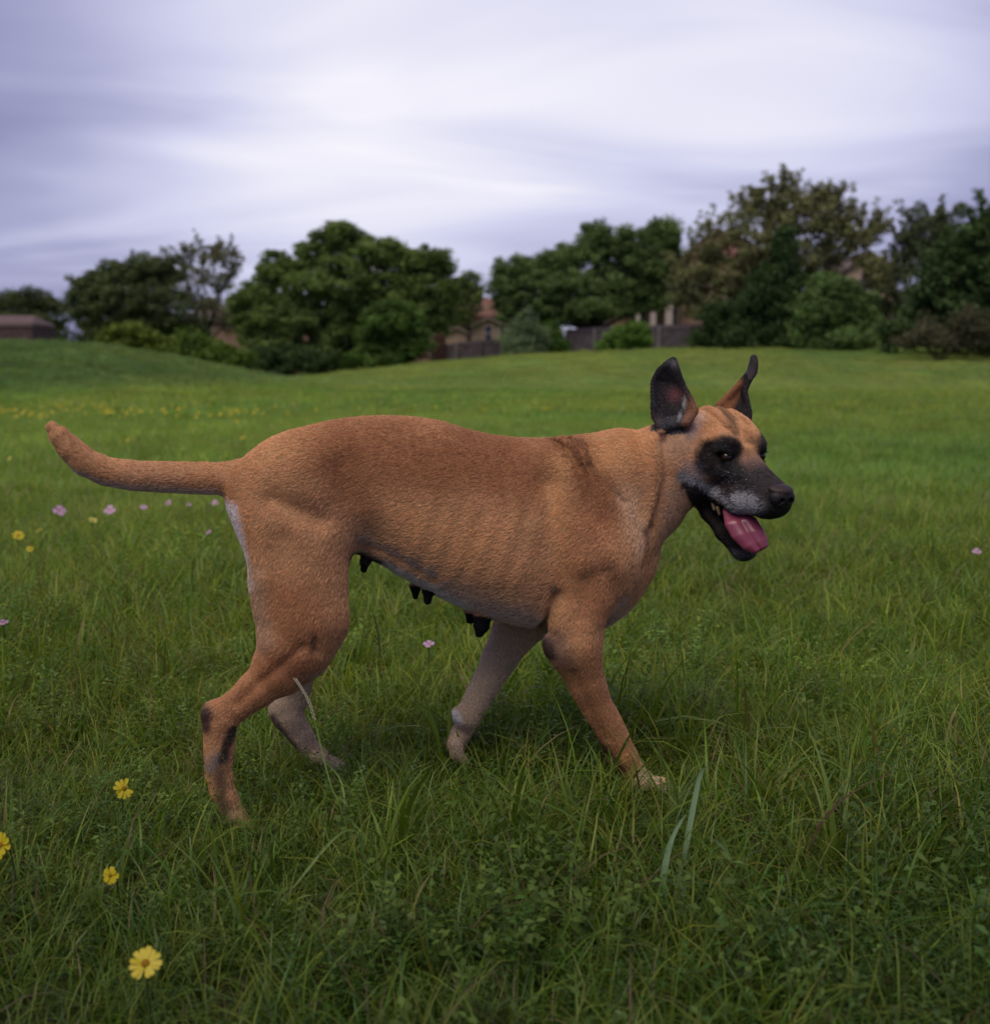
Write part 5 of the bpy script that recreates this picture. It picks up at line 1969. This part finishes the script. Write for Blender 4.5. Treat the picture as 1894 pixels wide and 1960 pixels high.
# ears: hair runs to the tip
for S_ in (ear_n, ear_f):
    tip = S_[-1]
    near_ = np.linalg.norm(hP - S_.mean(0), axis=1) < .07
    gd = tip - hP
    G[near_ & (hq_[:, 2] > .06)] = gd[near_ & (hq_[:, 2] > .06)]
# tufting: neighbouring hairs lean together
for a_, (sc_, am_) in enumerate(((30, .20), (170, .20))):
    G = G / np.maximum(np.linalg.norm(G, axis=1), 1e-9)[:, None]
    G += am_ * np.stack([vnoise(hP, sc_, 11 + 3 * a_ + k) for k in range(3)], 1)
G += rng.normal(0, .20, (NH, 3))
G -= hN * (G * hN).sum(1)[:, None]
G /= np.maximum(np.linalg.norm(G, axis=1), 1e-9)[:, None]
lift = np.clip(.27 + .03 * vnoise(hP, 110, 31) + rng.normal(0, .05, NH), .18, .8)
hl_ = hL_ * 1.25 * rng.uniform(.75, 1.25, NH) * (1 + .2 * vnoise(hP, 90, 33))
lock_c = rng.normal(1.0, .085, NL).clip(.55, 1.5)
dk_ = (rng.random(NL) < .06) & (hC[:, 0] > .2)
lock_c[dk_] *= .6
rp = lambda A: np.repeat(A, PER, 0)
hP, hN, hC, hS, hL_, G, lift, hl_, lock_c = [rp(A) for A in (hP, hN, hC, hS, hL_, G, lift, hl_, lock_c)]
NH = NH_ALL
bside = np.cross(hN, G)
spread = np.where(hL_ > .004, .0006, .0004)
hP = hP + bside * (rng.normal(0, 1, NH) * spread)[:, None] + G * (rng.normal(0, 1.6, NH) * spread)[:, None]
G = G + rng.normal(0, .05, (NH, 3))
hl_ = hl_ * rng.uniform(.8, 1.15, NH)
lift = (lift + rng.normal(0, .04, NH)).clip(.16, .8)
tlev = np.array([0, .4, .75, 1.0])
pts = np.zeros((NH, 4, 3), np.float32)
for i, t in enumerate(tlev):
    out_ = lift * t - .14 * t * t
    pts[:, i] = hP - hN * .0002 + (G * (t * 0.95) + hN * out_[:, None]) * hl_[:, None]
white = rp(rng.random(NL)) * .6 + rng.random(NH) * .4 < hS
hc_ = hC * 1.60 * lock_c[:, None] * rng.normal(1.0, .05, NH)[:, None] * (1 + .06 * vnoise(hP, 60, 41))[:, None]
hc_[white] = np.array([.50, .50, .535]) * rng.uniform(.5, 1.1, white.sum())[:, None]
hcu = bpy.data.hair_curves.new('fur')
hcu.add_curves([4] * NH)
hcu.attributes['position'].data.foreach_set('vector', pts.ravel())
ra = hcu.attributes.get('radius') or hcu.attributes.new('radius', 'FLOAT', 'POINT')
rr_ = np.tile(np.array([1.0, .85, .6, .12], np.float32), (NH, 1)) * (.00027 * np.where(hL_ < .004, .8, 1.0))[:, None]
ra.data.foreach_set('value', rr_.astype(np.float32).ravel())
ca_ = hcu.attributes.new('col', 'FLOAT_COLOR', 'POINT')
cc = np.ones((NH, 4, 4), np.float32)
cc[:, :, :3] = np.clip(hc_, .003, .95)[:, None, :] * np.array([.84, .97, 1.04, 1.10], np.float32)[None, :, None]
ca_.data.foreach_set('color', cc.ravel())
mf, nt, N_, L_, out = new_mat('fur')
at_ = N_.new('ShaderNodeAttribute')
at_.attribute_name = 'col'
pb = N_.new('ShaderNodeBsdfPrincipled')
pb.inputs['Roughness'].default_value = .38
pb.inputs['Specular IOR Level'].default_value = .5
L_.new(at_.outputs['Color'], pb.inputs['Base Color'])
tr = N_.new('ShaderNodeBsdfTranslucent')
L_.new(at_.outputs['Color'], tr.inputs['Color'])
mx_ = N_.new('ShaderNodeMixShader')
mx_.inputs[0].default_value = .18
L_.new(pb.outputs[0], mx_.inputs[1])
L_.new(tr.outputs[0], mx_.inputs[2])
L_.new(mx_.outputs[0], out.inputs[0])
hcu.materials.append(mf)
fur = bpy.data.objects.new('fur', hcu)
fur.parent = dog
COL.objects.link(fur)
tag(fur, kind='stuff')
if HAIR_HIDE:
    fur.hide_render = True

# ---- whiskers
wk = []
for i in range(34):
    lip = i < 22
    r0 = rng.uniform(.018, .040) * (1 if i % 2 else -1)
    root = HP(rng.uniform(.055, .108), r0 * 1.25, rng.uniform(-.075, -.052)) if lip else HP(rng.uniform(.05, .075), r0 * .5, rng.uniform(-.195, -.18))
    dr = HR * np.sign(r0) * rng.uniform(.5, 1.1) - HF * rng.uniform(.1, .8) - HU * rng.uniform(.1, .9)
    dr /= np.linalg.norm(dr)
    Lw = rng.uniform(.022, .05)
    wk.append([root, root + dr * Lw * .35, root + dr * Lw * .7 - HU * Lw * .06, root + dr * Lw - HU * Lw * .16])
wcu = bpy.data.hair_curves.new('whiskers')
wcu.add_curves([4] * len(wk))
wcu.attributes['position'].data.foreach_set('vector', np.array(wk, np.float32).ravel())
wa = wcu.attributes.get('radius') or wcu.attributes.new('radius', 'FLOAT', 'POINT')
wa.data.foreach_set('value', np.tile(np.array([.00028, .00024, .00016, .00005], np.float32), len(wk)))
wcu.materials.append(pbr('whisker', (.30, .29, .29), .4, .5))
wo = bpy.data.objects.new('whiskers', wcu)
wo.parent = dog
COL.objects.link(wo)
tag(wo, kind='stuff')

# ---- eyes
M_eye = pbr('eye', (.016, .007, .004), .04, .5)
M_iris = pbr('iris', (.075, .030, .012), .25, .5)


def ball(name, c, r, mat, parent, ax=None, seg=20):
    import bmesh
    bm = bmesh.new()
    bmesh.ops.create_uvsphere(bm, u_segments=seg, v_segments=seg // 2 + 2, radius=1.0)
    ax_ = np.eye(3) if ax is None else ax
    rv = np.array([r, r, r]) if np.isscalar(r) else np.array(r)
    for v_ in bm.verts:
        q = np.array(v_.co) * rv
        v_.co = Vector(c + q @ ax_)
    for f_ in bm.faces: f_.smooth = True
    me = bpy.data.meshes.new(name)
    bm.to_mesh(me)
    bm.free()
    return link(name, me, mat, parent)


for sg in (1, -1):
    ball('eye', HP(.0098, .0412 * sg, -.0015), .0116, M_eye, dog)

# ---- nose, tongue, teeth from their own small fields


def small(name, lo, hi, h, fn, mat, parent, it=2):
    q = Field(lo, hi, h)
    fn(q)
    V, Q = q.nets()
    V = relax(V, Q, it)
    return link(name, np_mesh(name, V, Q), mat, parent), V, Q


def nose_fn(q):
    q.ell(HP(.126, 0, -.040), (.023, .027, .021), HAX, .004)
    q.ell(HP(.136, .012, -.043), (.014, .015, .016), HAX, .006)
    q.ell(HP(.136, -.012, -.043), (.014, .015, .016), HAX, .006)
    q.ell(HP(.126, 0, -.027), (.021, .026, .008), HAX, .004)
    q.cone(HP(.140, 0, -.052), .008, HP(.130, 0, -.074), .006, .006)
    for sg in (1, -1):
        q.ell(HP(.1495, .0105 * sg, -.043), (.010, .0048, .0046), HAX, .003, cut=True)
        q.cone(HP(.148, .013 * sg, -.046), .0030, HP(.132, .027 * sg, -.052), .0025, .003, cut=True)
    q.cone(HP(.153, 0, -.044), .0016, HP(.138, 0, -.082), .0016, .003, cut=True)


nc = HP(.132, 0, -.046)
M_nose, nt, N_, L_, out = new_mat('nose_leather')
pb = N_.new('ShaderNodeBsdfPrincipled')
pb.inputs['Roughness'].default_value = .48
pb.inputs['Specular IOR Level'].default_value = .3
a_ = N_.new('ShaderNodeAttribute')
a_.attribute_name = 'col'
L_.new(a_.outputs['Color'], pb.inputs['Base Color'])
tc_ = N_.new('ShaderNodeTexCoord')
vo = N_.new('ShaderNodeTexVoronoi')
vo.inputs['Scale'].default_value = 520
L_.new(tc_.outputs['Object'], vo.inputs['Vector'])
bp_ = N_.new('ShaderNodeBump')
bp_.inputs['Strength'].default_value = .6
bp_.inputs['Distance'].default_value = .0012
bp_.invert = True
L_.new(vo.outputs['Distance'], bp_.inputs['Height'])
L_.new(bp_.outputs[0], pb.inputs['Normal'])
L_.new(pb.outputs[0], out.inputs[0])
nose, nV, nQ = small('nose', nc - .05, nc + .05, .0013, nose_fn, M_nose, dog)
nq = (nV - HE_L) @ HAX.T
cr_ = smooth01((nq[:, 2] + .032 + .004 * vnoise(nV, 200, 5)) / .005) * smooth01((nq[:, 0] - .112) / .01)
ncol = np.tile(BLACK * 1.0, (len(nV), 1))
ncol = ncol * (1 - cr_[:, None]) + np.array([.034, .021, .018]) * cr_[:, None] * (1 + .5 * vnoise(nV, 500, 3))[:, None]
set_col(nose.data, np.clip(ncol, .004, 1))

tg = [(hpx(1388, 955, -.010), hpx(1420, 962, -.010), .005), (hpx(1386, 980, .026), hpx(1430, 984, .024), .006),
      (hpx(1391, 1005, .048), hpx(1443, 995, .048), .007), (hpx(1404, 1028, .056), hpx(1456, 1015, .058), .007),
      (hpx(1424, 1048, .062), hpx(1464, 1033, .064), .006), (hpx(1440, 1056, .064), hpx(1465, 1044, .066), .004)]


def tongue_fn(q):
    n = len(tg)
    P_, r_ = [], []
    for a in np.linspace(0, n - 1.001, 44):
        i = int(a)
        t = smooth01(np.array(a - i)) * .5 + (a - i) * .5
        L1 = tg[i][0] * (1 - t) + tg[i + 1][0] * t
        R1 = tg[i][1] * (1 - t) + tg[i + 1][1] * t
        th = tg[i][2] * (1 - t) + tg[i + 1][2] * t
        for b in np.linspace(0, 1, 26):
            hollow = .006 * math.exp(-((b - .5) / .16) ** 2) - .004 * math.sin(math.pi * b)
            P_.append(L1 * (1 - b) + R1 * b - H_TOW * hollow)
            r_.append(max(th * (.55 + .45 * math.sin(math.pi * b)), .0028))
    q.balls(np.array(P_), np.array(r_), .003)


tcn = hpx(1420, 1005, .045)
M_tongue = pbr('tongue', (.25, .050, .090), .30, .5, noise=(60, .8), bump=(900, .06), sss=.25)
small('tongue', tcn - np.array([.075, .075, .085]), tcn + np.array([.075, .075, .085]), .0016, tongue_fn, M_tongue, dog, 3)

M_tooth = pbr('tooth', (.27, .195, .10), .3, .5)
for (a, b, a2, b2, r1_, r2_, dt_) in ((1364, 964, 1366, 975, 4.2, 2.8, .000), (1373, 972, 1376, 984, 4.4, 2.4, .004)):
    p1_, p2_ = hpx(a, b, dt_), hpx(a2, b2, dt_)

    def tooth_fn(q, p1_=p1_, p2_=p2_, r1_=r1_, r2_=r2_):
        q.cone(p1_, r1_ / HPX, p2_, r2_ / HPX, .001)
    small('tooth', np.minimum(p1_, p2_) - .012, np.maximum(p1_, p2_) + .012, .0012, tooth_fn, M_tooth, dog, 1)
